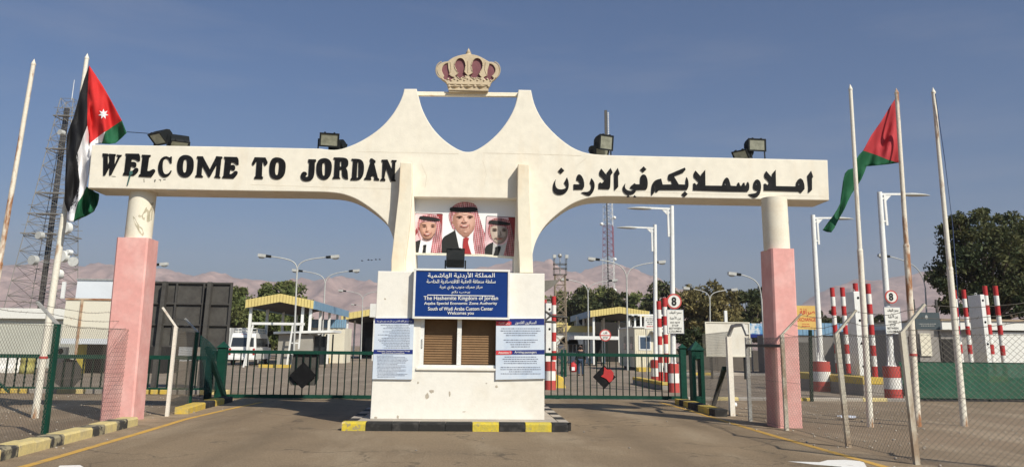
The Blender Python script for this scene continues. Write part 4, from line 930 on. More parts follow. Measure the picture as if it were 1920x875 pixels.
# ================================================================== CHAIN LINK FENCES
def chain(mb, a, b, h, s=.085, r=.0026, z0=.04, off=(0,0)):
    a = Vector((a[0], a[1], 0)); b = Vector((b[0], b[1], 0)); L = (b-a).length; u = (b-a)/L; nrm = Vector((-u.y, u.x, 0))*.003
    def P(x, z): return a + u*x + ZU*(z0+z)
    step = s*1.0; c = -h
    while c < L:
        x0 = max(0, c); z0_ = x0-c; x1 = min(L, c+h); z1_ = x1-c
        if x1 > x0+.01: mb.tube(P(x0, z0_)+nrm, P(x1, z1_)+nrm, r, r, 3, False); mb.tube(P(L-x0, z0_)-nrm, P(L-x1, z1_)-nrm, r, r, 3, False)
        c += step
    for z in (.02, h*.5, h-.02): mb.tube(P(0, z), P(L, z), r*1.2, r*1.2, 3, False)
def barbed(mb, pts, r=.0045):
    mb.path(pts, r, 4)
    for p, q in zip(pts[:-1], pts[1:]):
        n = max(1, int((q-p).length/.16))
        for i in range(n):
            c = p.lerp(q, (i+.5)/n); a = random.uniform(0, 3.1); d = Vector((math.cos(a)*.4, math.sin(a), .8*math.cos(a*2)))*.03
            mb.tube(c-d, c+d, r*.55, r*.55, 3, False)
def sag(p, q, k=.05, n=8):
    return [p.lerp(q, i/n) - ZU*(k*4*(i/n)*(1-i/n)) + Vector((random.uniform(-.01,.01), 0, random.uniform(-.015,.015))) for i in range(n+1)]
random.seed(21)
def fence(label, posts, group=None, skip=()):
    """posts: (base, top, arm end, material, width, arm material)"""
    f = thing('chain_link_fence', label, 'fence', tuple(posts[0][0]))
    for b, t, e, m, wd, am in posts:
        p = MB().bar(b-ZU*.05, t, wd, wd).build('post', m, f)
        if e is not None: MB().bar(t-(e-t).normalized()*.03, e, wd*.92, wd*.45).build('arm', am, p)
    for i in range(len(posts)-1):
        if i in skip: continue
        p, q = posts[i], posts[i+1]
        mb = MB(); chain(mb, p[0], q[0], min(p[1].z, q[1].z)-.06); mb.build('wire_mesh', wire, f)
        if p[2] is not None and q[2] is not None:
            mb = MB()
            for k in (.08, .5, .95): barbed(mb, sag(p[1].lerp(p[2], k), q[1].lerp(q[2], k), .09))
            mb.build('barbed_wire', wire, f)
    return f
worn = M('worn_post_paint', (.52,.48,.39), (.30,.22,.15), .48, .62, 3, .7, bump=.15, stretch=(1,1,.4))
pA = gp(82.5, 820); pB = gp(250, 783)
P0 = Vector((-7.15, 10.6, 0)); d_ = pA.y
fence('left chain-link fence with green posts and barbed wire on the yellow and black kerb', [
    (P0, P0+ZU*2.15, P0+Vector((-.42,0,2.5)), green, .09, galv),
    (pA, at(108, 607, pA.y), at(70, 566, pA.y), green, .09, galv),
    (pB, at(264.5, 614, pB.y), at(234, 582, pB.y), green, .08, galv)])
pC = gp(313, 780); pD = gp(354, 761)
fence('short chain-link panel between a white post and a green post left of the left gate', [
    (pC, at(330, 612, pC.y), at(305, 576, pC.y), rustwhite, .07, rustwhite),
    (pD, at(370, 622, pD.y), at(347, 597, pD.y), green, .09, galv)])
pE = gp(1373, 779); pF = gp(1407, 789); pG = gp(1475, 806); pH = gp(1591, 838); pI = gp(1719, 870); pJ = Vector((8.3, 11.35, 0))
fence('right chain-link fence with leaning worn posts and barbed wire beside the right road line', [
    (pF, at(1400, 632, pF.y), None, galv, .075, galv),
    (pG, at(1466, 627, pG.y), at(1502, 588, pG.y), worn, .075, worn),
    (pH, at(1568.5, 625, pH.y), at(1605, 581, pH.y), worn, .075, worn),
    (pI, at(1691, 622, pI.y), at(1733, 570, pI.y), worn, .075, worn),
    (pJ, pJ+ZU*2.1, pJ+Vector((.4,0,2.45)), green, .09, galv)])
# personnel frame beside the right pillar
fr = thing('doorway', 'white steel walk-through doorway with sloped top corners beside the right gate', 'doorway', tuple(pE))
MB().bar(pE-ZU*.03, at(1366, 631, pE.y), .14, .12).build('post', rustwhite, fr)
t0_ = at(1366, 630, pE.y); t1_ = at(1373, 611, pE.y-.1); t2_ = at(1393, 608, pF.y+.15); t3_ = at(1401, 628, pF.y)
mb = MB(); mb.bar(t0_, t1_, .07, .07); mb.bar(t1_, t2_, .07, .07); mb.bar(t2_, t3_, .07, .07); mb.build('lintel', galv, fr)
MB().bar(at(1400, 647, pF.y-.05), at(1465, 648, pG.y+.06), .06, .06).build('crossbar', asphalt_dark, fr)
MB().bar(gp(1338, 759), at(1358, 690, 21.3), .10, .10).build('brace', greendark, fr)
mb = MB(); q0 = gp(1322, 756); chain(mb, (q0.x,q0.y), (pE.x,pE.y), 2.0); mb.build('wire_mesh', wire, fr)

# ================================================================== SLIDING GATES
def slide_gate(label, u0, u1, vt, vb, Y, nb_, side):
    a = at(u0, vb, Y); b = at(u1, vb, Y); zt = at((u0+u1)/2, vt, Y).z; zb = max(.07, at((u0+u1)/2, vb, Y).z)
    g = thing('sliding_gate', label, 'gate', ((a.x+b.x)/2, Y, 0))
    MB().bx(a.x, b.x, Y-.04, Y+.04, zt-.05, zt+.05).build('top_rail', green, g)
    MB().bx(a.x, b.x, Y-.04, Y+.04, zb-.05, zb+.05).build('bottom_rail', green, g)
    for i in range(nb_+1):
        x = a.x+(b.x-a.x)*i/nb_; MB().bx(x-.016, x+.016, Y-.016, Y+.016, zb+.05, zt-.05).build('bar', greendark, g)
    mb = MB()
    for x in (a.x+.4, b.x-.5): mb.tube((x, Y-.03, zb-.05+.005), (x, Y+.03, zb-.05+.005), .065, n=14)
    mb.build('wheel', dark, g)
    return g, zt, zb
LGY, RGY = 26.35, 27.2
g1, zt, zb = slide_gate('green barred left sliding gate with a plain black diamond plate', 419, 697, 660, 743.5, LGY, 21, -1)
def diamond(g, u, v, Y, r):
    c = at(u, v, Y); return MB().prism([(c.x-r, Y, c.z),(c.x, Y, c.z-r),(c.x+r, Y, c.z),(c.x, Y, c.z+r)], (0,-.015,0)).build('diamond_plate', black, g)
diamond(g1, 568, 703, LGY-.03, .40)
def octo(mb, c, rx, rz, d=.01, n=8, flat=False):
    mb.prism([(c.x+rx*math.cos(math.pi/n+2*math.pi*i/n), c.y, c.z+rz*math.sin(math.pi/n+2*math.pi*i/n)) for i in range(n)], (0, d, 0))
c = at(570, 690, LGY+.05); mb = MB(); mb.prism([(c.x-.46,c.y,c.z-.36),(c.x-.36,c.y,c.z-.5),(c.x+.36,c.y,c.z-.5),(c.x+.46,c.y,c.z-.3),(c.x+.42,c.y,c.z+.5),(c.x-.34,c.y,c.z+.5)], (0,.012,0)); mb.build('backing_plate', steelgrey, g1)
MB().bar((at(423,744,LGY).x, LGY-.06, zb), (at(407,664,LGY).x, LGY-.06, zt), .14, .06).build('brace', greendark, g1)
g2, zt2, zb2 = slide_gate('green barred right sliding gate with a red splash on its black diamond plate', 1021, 1278, 665, 746, RGY, 21, 1)
dp = diamond(g2, 1133, 706, RGY-.03, .37)
c = at(1139, 701, RGY-.05); mb = MB()
pts = [(-6,-14),(-1,-9),(7,-9),(12,-3),(11,5),(9,12),(3,15),(-2,9),(-8,6),(-13,4),(-8,0),(-7,-6)]
mb.prism([(c.x+x/FOC*27*.95, c.y, c.z-y/FOC*27*.95) for x, y in pts], (0, -.02, 0)); mb.build('red_cloth', red, dp)

def cap_post(label, u0, u1, vt, vb, Y, m=green, frame=False, group=None):
    a = at(u0, vb, Y); b = at(u1, vb, Y); z = at((u0+u1)/2, vt, Y).z; wd = b.x-a.x; cx_ = (a.x+b.x)/2
    r = thing('gate_post', label, 'gate post', (cx_, Y, 0))
    if frame:
        mb = MB(); k = wd*.30
        mb.bx(a.x, a.x+k, Y-wd/2, Y+wd/2, 0, z); mb.bx(b.x-k, b.x, Y-wd/2, Y+wd/2, 0, z); mb.bx(a.x+k, b.x-k, Y-wd/2+.01, Y+wd/2-.01, z-.25, z-.003); mb.bx(a.x+k, b.x-k, Y-wd/2+.01, Y+wd/2-.01, .05, .25)
    else: mb = MB().bx(a.x, b.x, Y-wd/2, Y+wd/2, 0, z)
    mb.build('post', m, r, bevel=.008)
    e = wd/2+.04; mb = MB().add([(cx_-e,Y-e,z+.002),(cx_+e,Y-e,z+.002),(cx_+e,Y+e,z+.002),(cx_-e,Y+e,z+.002),(cx_,Y,z+wd*.75)], [(0,3,2,1),(0,1,4),(1,2,4),(2,3,4),(3,0,4)]); mb.build('cap', m, r)
    return r
cap_post('green gate post with pyramid cap at the left end of the left gate', 403, 419, 651, 742, 26.0)
cap_post('slim green post behind the netting left of the left gate', 383, 395, 663, 744, 25.7, greendark)
cap_post('tall slim green end post of the right gate', 1277, 1288, 652, 750, 26.6)
cap_post('open framed green gate post with pyramid cap on the right kerb', 1297, 1320, 656, 752, 24.9, green, True)
# green netting hung left of the left gate
a = gp(372, 757); b = gp(404, 748)
mb = MB(); q = [Vector((a.x,a.y,.2)), Vector((b.x,b.y,.25)), at(405, 655, b.y), at(392, 640, b.y), at(376, 628, a.y)]
mb.prism(q, (.02, .02, 0)); tag(mb.build('netting', greennet2, loc=a), 'dark green netting sheet hung beside the left gate post', 'netting')
br = MB().bar(gp(424, 752), at(388, 650, 25.2), .12, .10)
tag(br.build('brace_bar', greendark, loc=gp(424,752)), 'thick dark green diagonal brace propping the left gate post', 'brace')

# green railing running left from the gate
def railing(label, u0, u1, Y, step=.285):
    a = at(u0, 737, Y); b = at(u1, 737, Y); zt = at(100, 667.5, Y).z; zb = .20
    r = thing('railing', label, 'railing', ((a.x+b.x)/2, Y, .15))
    MB().bx(a.x, b.x, Y-.04, Y+.04, zt-.06, zt+.06).build('top_rail', green, r)
    MB().bx(a.x, b.x, Y-.03, Y+.03, zb-.03, zb+.03).build('bottom_rail', green, r)
    n = int((b.x-a.x)/step)
    for i in range(n+1):
        x = a.x+(b.x-a.x)*i/n; MB().bx(x-.02, x+.02, Y-.02, Y+.02, zb+.03, zt-.06).build('bar', greendark, r)
    return r
rl = railing('green railing with vertical bars running left from the left gate', -140, 382, 27.6)
c = at(127, 700, 27.66); mb = MB(); octo(mb, c, .44, .47, .012, 9); mb.build('grey_disc', asphalt_dark, rl)
MB().bar(at(-30, 690, 27.5), at(17, 735, 27.5), .08, .05).build('brace', green, rl)

# ================================================================== STRIPED COLUMNS, ISLANDS, LAMP POSTS
def striped(u, vb, vt, Y, label, r=.098, z0=None, n=9):
    b = at(u, vb, Y); zt = at(u, vt, Y).z; zb = b.z if z0 is None else z0
    mb = MB(); h = (zt-zb)/n
    for i in range(n):
        mb.m = 0 if (n-1-i) % 2 == 0 else 1
        mb.tube((b.x, Y, zb+h*i), (b.x, Y, zb+h*(i+1)-.001), r, n=16, cap=(i == n-1))
    o = mb.build('striped_post', [red, wpaint], loc=(b.x, Y, zb))
    return tag(o, label, 'striped post', 'red and white striped posts by the lanes')
def cabinet(u0, u1, vt, Y, zb, dep, label, um=None):
    a = at(u0, 600, Y); b = at(u1, 600, Y); zt = at((u0+u1)/2, vt, Y).z
    o = thing('detector_column', label, 'detector column', ((a.x+b.x)/2, Y, zb), 'white detector columns')
    MB().bx(a.x, b.x, Y, Y+dep, zb, zt).build('housing', white, o, bevel=.015)
    mb = MB()
    for k in range(4): mb.ball((b.x-.09, Y-.004, zb+.35+(zt-zb-.6)*k/3), .05, 10, 6, (1,.5,1))
    mb.build('sensor', dark, o)
    mb = MB()
    for x in (a.x+.08, b.x-.08):
        pts = [Vector((x+.05*math.cos(t*2*math.pi/8), Y+dep*.5, zt+.05+.05*math.sin(t*2*math.pi/8))) for t in range(9)]; mb.path(pts, .012, 5)
    mb.build('lifting_eye', galv, o)
    return o
def island_block(x0, x1, y0, y1, h, label):
    o = thing('barrier_island', label, 'concrete island', ((x0+x1)/2, (y0+y1)/2, 0), 'concrete islands between the lanes')
    MB().bx(x0, x1, y0, y1, 0, h*.62).build('base', concgrey, o, bevel=.02)
    MB().bx(x0-.012, x1+.012, y0-.012, y1+.012, h*.62+.001, h).build('yellow_band', kyellow, o, bevel=.02)
    return o
# group right of the pink pillar
Yi = 30.4; xi0 = at(1620, 740, Yi).x; xi1 = at(1662, 740, Yi).x; hi = at(1640, 707, Yi).z
island_block(xi0, xi1, Yi, 37.5, hi, 'concrete island with yellow top band between the two striped barrels')
striped(1641, 700, 532, 31.0, 'foremost striped post of the four right of the pink pillar', z0=hi+.001)
striped(1617, 700, 531, 34.0, 'striped post just right of the detector column beyond the right pink pillar', z0=hi+.001)
striped(1591.5, 700, 538.5, 35.6, 'striped post just left of the detector column beyond the right pink pillar', z0=hi+.001)
striped(1572, 700, 539, 36.6, 'furthest left striped post of the four beyond the right pink pillar', z0=hi+.001)
cabinet(1604.5, 1616.5, 546, 32.4, hi+.001, .75, 'white detector column among four striped posts beyond the right pink pillar')
# group far right behind the green netting fence
Yj = 33.5; xj0 = at(1846, 700, Yj).x; xj1 = at(1888, 700, Yj).x
island_block(xj0, xj1, Yj, 40.5, hi, 'concrete island behind the green netted fence')
striped(1885, 700, 536, 34.0, 'tallest striped post furthest right behind the green netted fence', z0=hi+.001)
striped(1865, 700, 536, 36.2, 'striped post right of the detector column behind the green netted fence', z0=hi+.001)
striped(1823.5, 700, 543, 38.4, 'striped post left of the detector column behind the green netted fence', z0=hi+.001)
striped(1805.5, 700, 543.5, 39.6, 'striped post beside the pole and furthest left behind the green netted fence', z0=hi+.001)
cabinet(1843, 1851, 552, 35.6, hi+.001, .95, 'white detector column among striped posts before the big tree')
# middle group behind the right gate
Yk = 33.2; xk0 = at(1240, 720, Yk).x; xk1 = at(1255, 720, Yk).x; hk = at(1247, 716, Yk).z
island_block(xk0, xk1, Yk, 39, hk, 'low island block with yellow end behind the right gate')
striped(1250, 700, 558, 33.7, 'striped post directly left of the text sign behind the right gate', z0=hk+.001)
striped(1238.8, 700, 564, 34.6, 'striped post left of the pair behind the right gate', z0=hk+.001)
# group beside the booth
Yl = 34.5; xl0 = at(1022, 720, Yl).x-.3; xl1 = at(1041, 720, Yl).x
island_block(xl0, xl1, Yl, 40, .35, 'low concrete island close behind the booth')
striped(1038.5, 700, 555, 35.0, 'striped post close right of the guard booth', z0=.351)
striped(1021, 700, 562, 36.2, 'striped post half hidden by the right edge of the booth', z0=.351)
cabinet(1023.5, 1034.5, 568, 35.6, .351, .9, 'white detector column close right of the guard booth')

def barrel_post(u0, u1, vt, vb, Y, utop, vtop, tip, side, label, r=.11):
    a = at(u0, vb, Y); b = at(u1, vb, Y); R_ = (b.x-a.x)/2; cx_ = (a.x+b.x)/2; zb = 0; zt = at(u0, vt, Y).z
    o = thing('lamp_post', label, 'lamp post', (cx_, Y, 0), 'white lamp posts standing in striped barrels')
    mb = MB(); h = zt/3
    for i in range(3):
        mb.m = i % 2; mb.tube((cx_, Y, h*i), (cx_, Y, h*(i+1)-.001), R_*(1+.02*(i == 0)), R_*.99, 28, cap=(i == 2))
    mb.build('barrel', [redfade, wpaint], o)
    if utop is None: return o
    t = at(utop, vtop, Y); x = cx_
    mb = MB().tube((x, Y, zt), (t.x, Y, t.z), r*1.05, r*.82, 18)
    mb.lathe((x, Y, zt+.001), [(R_*.62,0),(R_*.62,.03),(r*1.06,.032)], 16)
    for k in range(4):
        an = k*math.pi/2+.4; c, s_ = math.cos(an), math.sin(an)
        mb.prism([(x+c*r, Y+s_*r, zt+.03),(x+c*R_*.58, Y+s_*R_*.58, zt+.03),(x+c*r, Y+s_*r, zt+.4)], (-s_*.015, c*.015, 0))
    mb.build('post', white, o)
    tp = at(tip[0], tip[1], Y); zA = tp.z+.02; sx = 1 if tp.x > t.x else -1
    mb = MB().bar((t.x+sx*.05, Y, zA), (tp.x-sx*.75, Y, zA+.02), .07, .07)
    mb.bar((t.x+sx*(r+.06), Y, zA-.03), (t.x+sx*(r+.06), Y, zA-1.1), .07, .07)
    for zz in (zA-.15, zA-.95): mb.bar((t.x+sx*.05, Y, zz), (t.x+sx*(r+.06), Y, zz), .05, .05)
    mb.prism([(t.x+sx*(r+.09), Y-.02, zA-.035),(t.x+sx*(r+.09), Y-.02, zA-.25),(t.x+sx*(r+.3), Y-.02, zA-.035)], (0,.04,0))
    mb.build('arm', white, o)
    mb = MB(); L_ = .95; x0 = tp.x-sx*L_
    prof = [(0,.05,.05),(.12,.11,.07),(.3,.15,.08),(.5,.17,.07),(.75,.14,.05),(.95,.03,.02)]
    vs = []
    for d_, wy, hz_ in prof:
        for i in range(10):
            an = 2*math.pi*i/10; vs.append((x0+sx*d_, Y+wy*math.cos(an), zA-.01+hz_*math.sin(an)*(1 if math.sin(an) > 0 else .6)))
    mb.add(vs, [(k*10+i, k*10+(i+1) % 10, (k+1)*10+(i+1) % 10, (k+1)*10+i) for k in range(5) for i in range(10)], True)
    mb.build('lamp_head', lampgrey, o)
    return o
barrel_post(1527, 1559, 677, 734, 33.5, 1524, 403, (1600, 411), 1, 'white lamp post in a striped barrel just right of the pink pillar')
barrel_post(1661, 1693, 686, 750, 27.9, 1649, 360, (1743, 367), 1, 'white lamp post in a striped barrel carrying the right speed sign', .105)
barrel_post(1254, 1274, 681, 735, 31.8, 1259.5, 386, (1176, 391), -1, 'white lamp post in a striped barrel carrying the middle speed sign', .10)
barrel_post(1221, 1240, 674, 718, 38.5, 1228, 421, (1156, 427), -1, 'white lamp post in a striped barrel further back behind the right gate', .10)
barrel_post(1021, 1042, 677, 730, 33.0, None, None, None, 0, 'striped barrel without a visible lamp close right of the booth')

def speed_sign(uc, vc, rpx, Y, label, tu0, tu1, tv0, tv1, label2):
    c = at(uc, vc, Y); r = rpx/FOC*Y*1.0
    s_ = thing('speed_sign', label, 'road sign', tuple(c), 'round speed signs')
    MB().disc(c, r, .02).build('rim', redfade, s_); MB().disc(c+Vector((0,-.006,0)), r*.80, .02).build('face', signwhite, s_)
    mb = MB(); text(mb, '8', (uc-rpx*.32, vc-rpx*.58, uc+rpx*.32, vc+rpx*.58), Y-.012, .04, .004); mb.build('numeral', textblack, s_)
    a = at(tu0, tv1, Y); b = at(tu1, tv0, Y)
    t_ = thing('text_sign', label2, 'road sign', (c.x, Y, a.z), 'do not stop signs')
    MB().bx(a.x, b.x, Y, Y+.02, a.z, b.z).build('border', textgrey, t_, bevel=.005)
    e = .02; MB().bx(a.x+e, b.x-e, Y-.005, Y+.015, a.z+e, b.z-e).build('face', signwhite, t_)
    mb = MB(); W = tu1-tu0; Hh = tv1-tv0
    def R(x0, y0, x1, y1): return (tu0+W*x0, tv0+Hh*y0, tu0+W*x1, tv0+Hh*y1)
    text(mb, arabic('ممنوع التوقف'), R(.12,.06,.88,.22), Y-.006, .012, .004); text(mb, arabic('بين الأجهزة'), R(.16,.27,.84,.43), Y-.006, .012, .004)
    text(mb, 'DO NOT', R(.2,.50,.8,.58), Y-.006, .012, .004); text(mb, 'STOP', R(.3,.62,.7,.70), Y-.006, .012, .004); text(mb, 'BETWEEN', R(.12,.74,.88,.82), Y-.006, .012, .004); text(mb, 'COLUMNS', R(.12,.86,.88,.94), Y-.006, .012, .004)
    mb.build('lettering', textblack, t_)
speed_sign(1264, 564.5, 14.3, 31.62, 'round red rimmed speed sign 8 on the lamp post behind the right gate', 1251, 1281.5, 580, 625, 'do not stop between columns sign on the lamp post behind the right gate')
speed_sign(1671.5, 556, 12.5, 27.72, 'round red rimmed speed sign 8 on the lamp post right of the pink pillar', 1661, 1688, 575, 626, 'do not stop between columns sign on the lamp post right of the pink pillar')
# stop sign on two poles
SY_ = 60.; c = at(1135, 628, SY_)
st = thing('stop_sign', 'round red rimmed stop sign on two thin posts beyond the right gate', 'road sign', (c.x, SY_, 0))
MB().tube((c.x-.12, SY_+.06, 0), (c.x-.12, SY_+.06, c.z+.2), .035).tube((c.x+.12, SY_+.06, 0), (c.x+.12, SY_+.06, c.z+.2), .035).build('post', greendark, st)
MB().disc(c, .42, .02).build('rim', redfade, st); MB().disc(c+Vector((0,-.01,0)), .34, .02).build('face', signwhite, st)
mb = MB(); text(mb, 'STOP', (1130.5, 631, 1139.5, 635), SY_-.014, .012, .004); text(mb, arabic('قف'), (1131.5, 620.5, 1138.5, 625.5), SY_-.014, .012, .004); mb.build('lettering', textblack, st)
MB().bx(c.x-.34, c.x+.34, SY_-.016, SY_-.011, c.z-.05, c.z+.02).build('stripe', textred, st)
# white instruction sign behind the posts
IY = 52.; a = at(1208.5, 616, IY); b = at(1229, 593, IY)
is_ = thing('instruction_sign', 'white instruction sign with dark and red print above the white cabin', 'sign', ((a.x+b.x)/2, IY, a.z))
MB().bx(a.x, b.x, IY, IY+.03, a.z, b.z).build('panel', signwhite, is_)
MB().tube((a.x+.1, IY+.05, 0), (a.x+.1, IY+.05, b.z), .03).tube((b.x-.1, IY+.05, 0), (b.x-.1, IY+.05, b.z), .03).build('post', galv, is_)
mb = MB(); smallprint(mb, (1210, 595, 1227.5, 609), 4, IY-.002, 'mid'); mb.build('small_print', textblack, is_)
mb = MB(); smallprint(mb, (1210, 609, 1227.5, 614), 1, IY-.002, 'mid'); mb.build('red_print', textred, is_)

# ================================================================== CURVED STREET LAMPS
def bez(p0, p1, p2, p3, n=12):
    return [p0*(1-t)**3+p1*3*t*(1-t)**2+p2*3*t*t*(1-t)+p3*t**3 for t in [i/n for i in range(n+1)]]
def street_lamp(ub, Y, fork, tips, label, ground=None, r=.075):
    f = at(fork[0], fork[1], Y); bx_ = at(ub, 640, Y).x
    o = thing('street_lamp', label, 'street lamp', (bx_, Y, 0), 'curved street lamps behind the gate')
    MB().tube((bx_, Y, 0), (f.x, Y, f.z), r, r*.7, 12).build('pole', lampgrey, o)
    for u, v in tips:
        t = at(u, v, Y); h = t.z-f.z; sx = 1 if t.x > f.x else -1; L_ = abs(t.x-f.x)
        e = t-Vector((sx*.75, 0, .02))
        pts = bez(f, f+ZU*h*.62+Vector((sx*L_*.03,0,0)), e-Vector((sx*L_*.55, 0, h*.16)), e)
        a_ = MB().path(pts, .04, 7).build('arm', lampgrey, o)
        mb = MB(); d = Vector((sx, 0, .10)).normalized(); q = d.to_track_quat('X', 'Z').to_matrix()
        mb.box(e+d*.22, (.42, .24, .17), q); hd = mb.build('ballast', dark, o)
        mb = MB(); mb.box(e+d*.62+ZU*.0, (.55, .30, .20), q); mb.ball(e+d*.64-ZU*.08, .24, 10, 6, (1.05,.55,.55)); mb.build('lamp_head', lampgrey, o, bevel=.0)
    return o
street_lamp(553, 58, (557, 505), [(488, 480), (632, 482)], 'nearest two armed street lamp left of the booth before the yellow canopy')
street_lamp(604, 72, (609.5, 532), [(551, 507.5), (671, 508)], 'second two armed street lamp left of the booth')
street_lamp(678, 100, (680, 562), [(637, 545), (722, 546)], 'third two armed street lamp close to the left edge of the booth')
street_lamp(684, 150, (686, 585), [(660, 571), (707, 573)], 'furthest small two armed street lamp left of the booth')
street_lamp(1176, 62, (1175, 523), [(1106, 486), (1244, 492)], 'two armed street lamp over the white cabin')
street_lamp(1103, 82, (1102.5, 550), [(1052, 524), (1155, 526)], 'two armed street lamp left of the tall red and white mast')
street_lamp(1330, 72, (1331, 563), [(1284, 541), (1379, 543.5)], 'two armed street lamp before the olive tree')
street_lamp(1433, 56, (1428, 560), [(1369, 514)], 'single armed street lamp left of the right pink pillar')
street_lamp(1737, 62, (1735, 540), [(1650, 480)], 'single armed street lamp left of the grey information sign')
street_lamp(262, 60, (262, 530), [(311, 496)], 'street lamp mostly hidden by the left pink pillar')

# ================================================================== GREEN NETTED FENCE (right)
GY2 = 27.5; a = at(1726, 757, GY2); zt = at(1725, 679, GY2).z
gf = thing('netted_fence', 'low fence covered with green netting before the far right striped posts', 'fence', (a.x+4, GY2, 0))
MB().bx(a.x, a.x+10, GY2-.02, GY2, .10, zt).build('netting', greennet, gf)
mb = MB().bar((a.x, GY2+.03, zt), (a.x+10, GY2+.03, zt), .05, .05); mb.bar((a.x, GY2+.03, .08), (a.x+10, GY2+.03, .08), .05, .05)
mb.build('rail', greendark, gf)
for k in range(5): MB().bx(a.x+2.4*k-.03, a.x+2.4*k+.03, GY2+.03, GY2+.09, 0, zt).build('post', greendark, gf)
c0 = at(1689, 752, 28.4); c1 = at(1714, 752, 27.9)
tag(MB().bx(c0.x, c1.x, 28.3, 28.33, .12, zt).build('netting', greennet, loc=(c0.x,28.3,.12)), 'small green netting panel between the barrel and the dark posts', 'netting')
pb = at(1722, 757, 27.3)
for u, vt_, lab in ((1716, 630, 'shorter dark steel post beside the green netted fence'), (1722, 628, 'dark steel post at the end of the green netted fence')):
    p = at(u, 750, 27.3+(1722-u)*.08); tag(MB().bx(p.x-.04, p.x+.04, p.y-.04, p.y+.04, 0, at(u, vt_, p.y).z).build('steel_post', asphalt_dark, loc=(p.x, p.y, 0)), lab, 'post')
gpst = gp(1522, 752); tag(MB().bar((gpst.x, gpst.y, 0), at(1519, 618, gpst.y), .09, .09).build('steel_post', greendark, loc=gpst), 'dark green post standing right of the pink pillar before the barrel', 'post')
# grey information sign
QY = 38.; a = at(1717.5, 617, QY); b = at(1761, 585.5, QY)
gs = thing('information_sign', 'grey information sign with a faint emblem beside the far right pole', 'sign', ((a.x+b.x)/2, QY, 0))
MB().bx(a.x, b.x, QY, QY+.04, a.z, b.z).build('panel', M('slate_sign', (.06,.08,.09), None, rough=.5), gs)
for x in (a.x+.05, b.x-.05): MB().bx(x-.04, x+.04, QY+.045, QY+.125, 0, b.z+.6).build('post', asphalt_dark, gs)
c = at(1737, 594, QY); mb = MB(); octo(mb, Vector((c.x, QY-.004, c.z)), .07, .10, .003, 8); mb.build('emblem', galv, gs); mb = MB(); smallprint(mb, (1722, 605, 1757, 612), 2, QY-.001, 'mid'); mb.build('small_print', galv, gs)

# ================================================================== BUILDINGS
def wbx(mb, u0, u1, v0, v1, Y0, Y1): 
    a = at(u0, v1, Y0); b = at(u1, v0, Y0); return mb.bx(a.x, b.x, Y0, Y1, a.z, b.z)
# right
B = thing('office_building', 'long low grey building with white parapet at the far right', 'building', (26, 52, 0))
x0 = at(1688, 600, 47).x; zt = at(1800, 618, 47).z
MB().bx(x0, x0+20, 47, 56, 0, zt).build('wall', M('grey_render', (.30,.28,.26), (.24,.22,.2), .4, .7, .5, .8), B)
xp = at(1758, 600, 47).x
MB().bx(xp, x0+20.3, 46.6, 56.3, zt+.002, zt+.50).build('parapet', whitegrey, B)
MB().bx(xp-.1, x0+20.4, 46.5, 56.4, zt+.502, zt+.60).build('coping', M('tan_coping', (.36,.27,.18), None, rough=.8), B)
xd0, xd1 = at(1765, 640, 47).x, at(1792, 640, 47).x; MB().bx(xd0, xd1, 46.9, 46.99, .1, 2.3).build('door', shadowy, B)
xd0, xd1 = at(1724, 640, 47).x, at(1744, 640, 47).x; MB().bx(xd0, xd1, 46.9, 46.99, 1.35, 2.6).build('window', creamwall, B)
xd0 = at(1846, 640, 47).x; MB().bx(xd0, xd0+5, 46.8, 46.99, .2, zt-.1).build('wall_panel', whitegrey, B)
B2 = thing('workshop_shed', 'low grey shed with blue corrugated roof edge behind the striped posts', 'building', (20, 58, 0))
x0, x1 = at(1478, 640, 55).x, at(1690, 640, 55).x; zt = at(1560, 627, 55).z
MB().bx(x0, x1, 55, 61, 0, zt).build('wall', M('shed_wall', (.24,.225,.21), (.19,.18,.17), .4, .7, .6, .8), B2)
mb = MB(); xb = at(1632, 640, 55).x; n = int((xb-x0)/.25)
for i in range(n): mb.bx(x0+i*.25, x0+i*.25+.23, 54.9+(.02 if i % 2 else 0), 55.6, zt-.05, zt+.75)
mb.build('roof_edge', bluefas, B2)
xd0 = at(1496, 640, 55).x; MB().bx(xd0, xd0+.9, 54.93, 54.99, .1, 2.1).build('door', steelgrey, B2)
xd0 = at(1640, 640, 55).x; MB().bx(xd0, xd0+1.6, 54.93, 54.99, .1, 2.0).build('roller_door', shadowy, B2)
xd0 = at(1625, 640, 55).x; MB().bx(xd0-.3, xd0+.6, 54.5, 54.98, 1.9, 2.6).build('air_conditioner', whitegrey, B2)
# money exchange banner
MY = 50.; a = at(1500, 617, MY); b = at(1531.5, 573, MY)
me_ = thing('exchange_sign', 'yellow money exchange sign with red lettering right of the pink pillar', 'sign', ((a.x+b.x)/2-.6, MY, a.z))
MB().bx(a.x-1.1, b.x, MY, MY+.05, a.z, b.z).build('panel', M('sign_yellow', (.66,.45,.13), (.6,.36,.10), .4, .7, 1, .6), me_)
mb = MB(); text(mb, arabic('صرافة'), (1500, 578, 1528, 592), MY-.004, .012, .004); mb.build('arabic_lettering', textred, me_)
mb = MB(); text(mb, 'MONEY EXCHANGE', (1469, 595, 1530, 602), MY-.004, .012, .004); mb.build('lettering', textred, me_); mb = MB(); smallprint(mb, (1502, 605, 1520, 613), 2, MY-.002, 'mid'); mb.build('small_print', textred, me_)
for x in (a.x-.8, b.x-.2): MB().bx(x-.04, x+.04, MY+.055, MY+.13, 0, b.z).build('post', galv, me_)
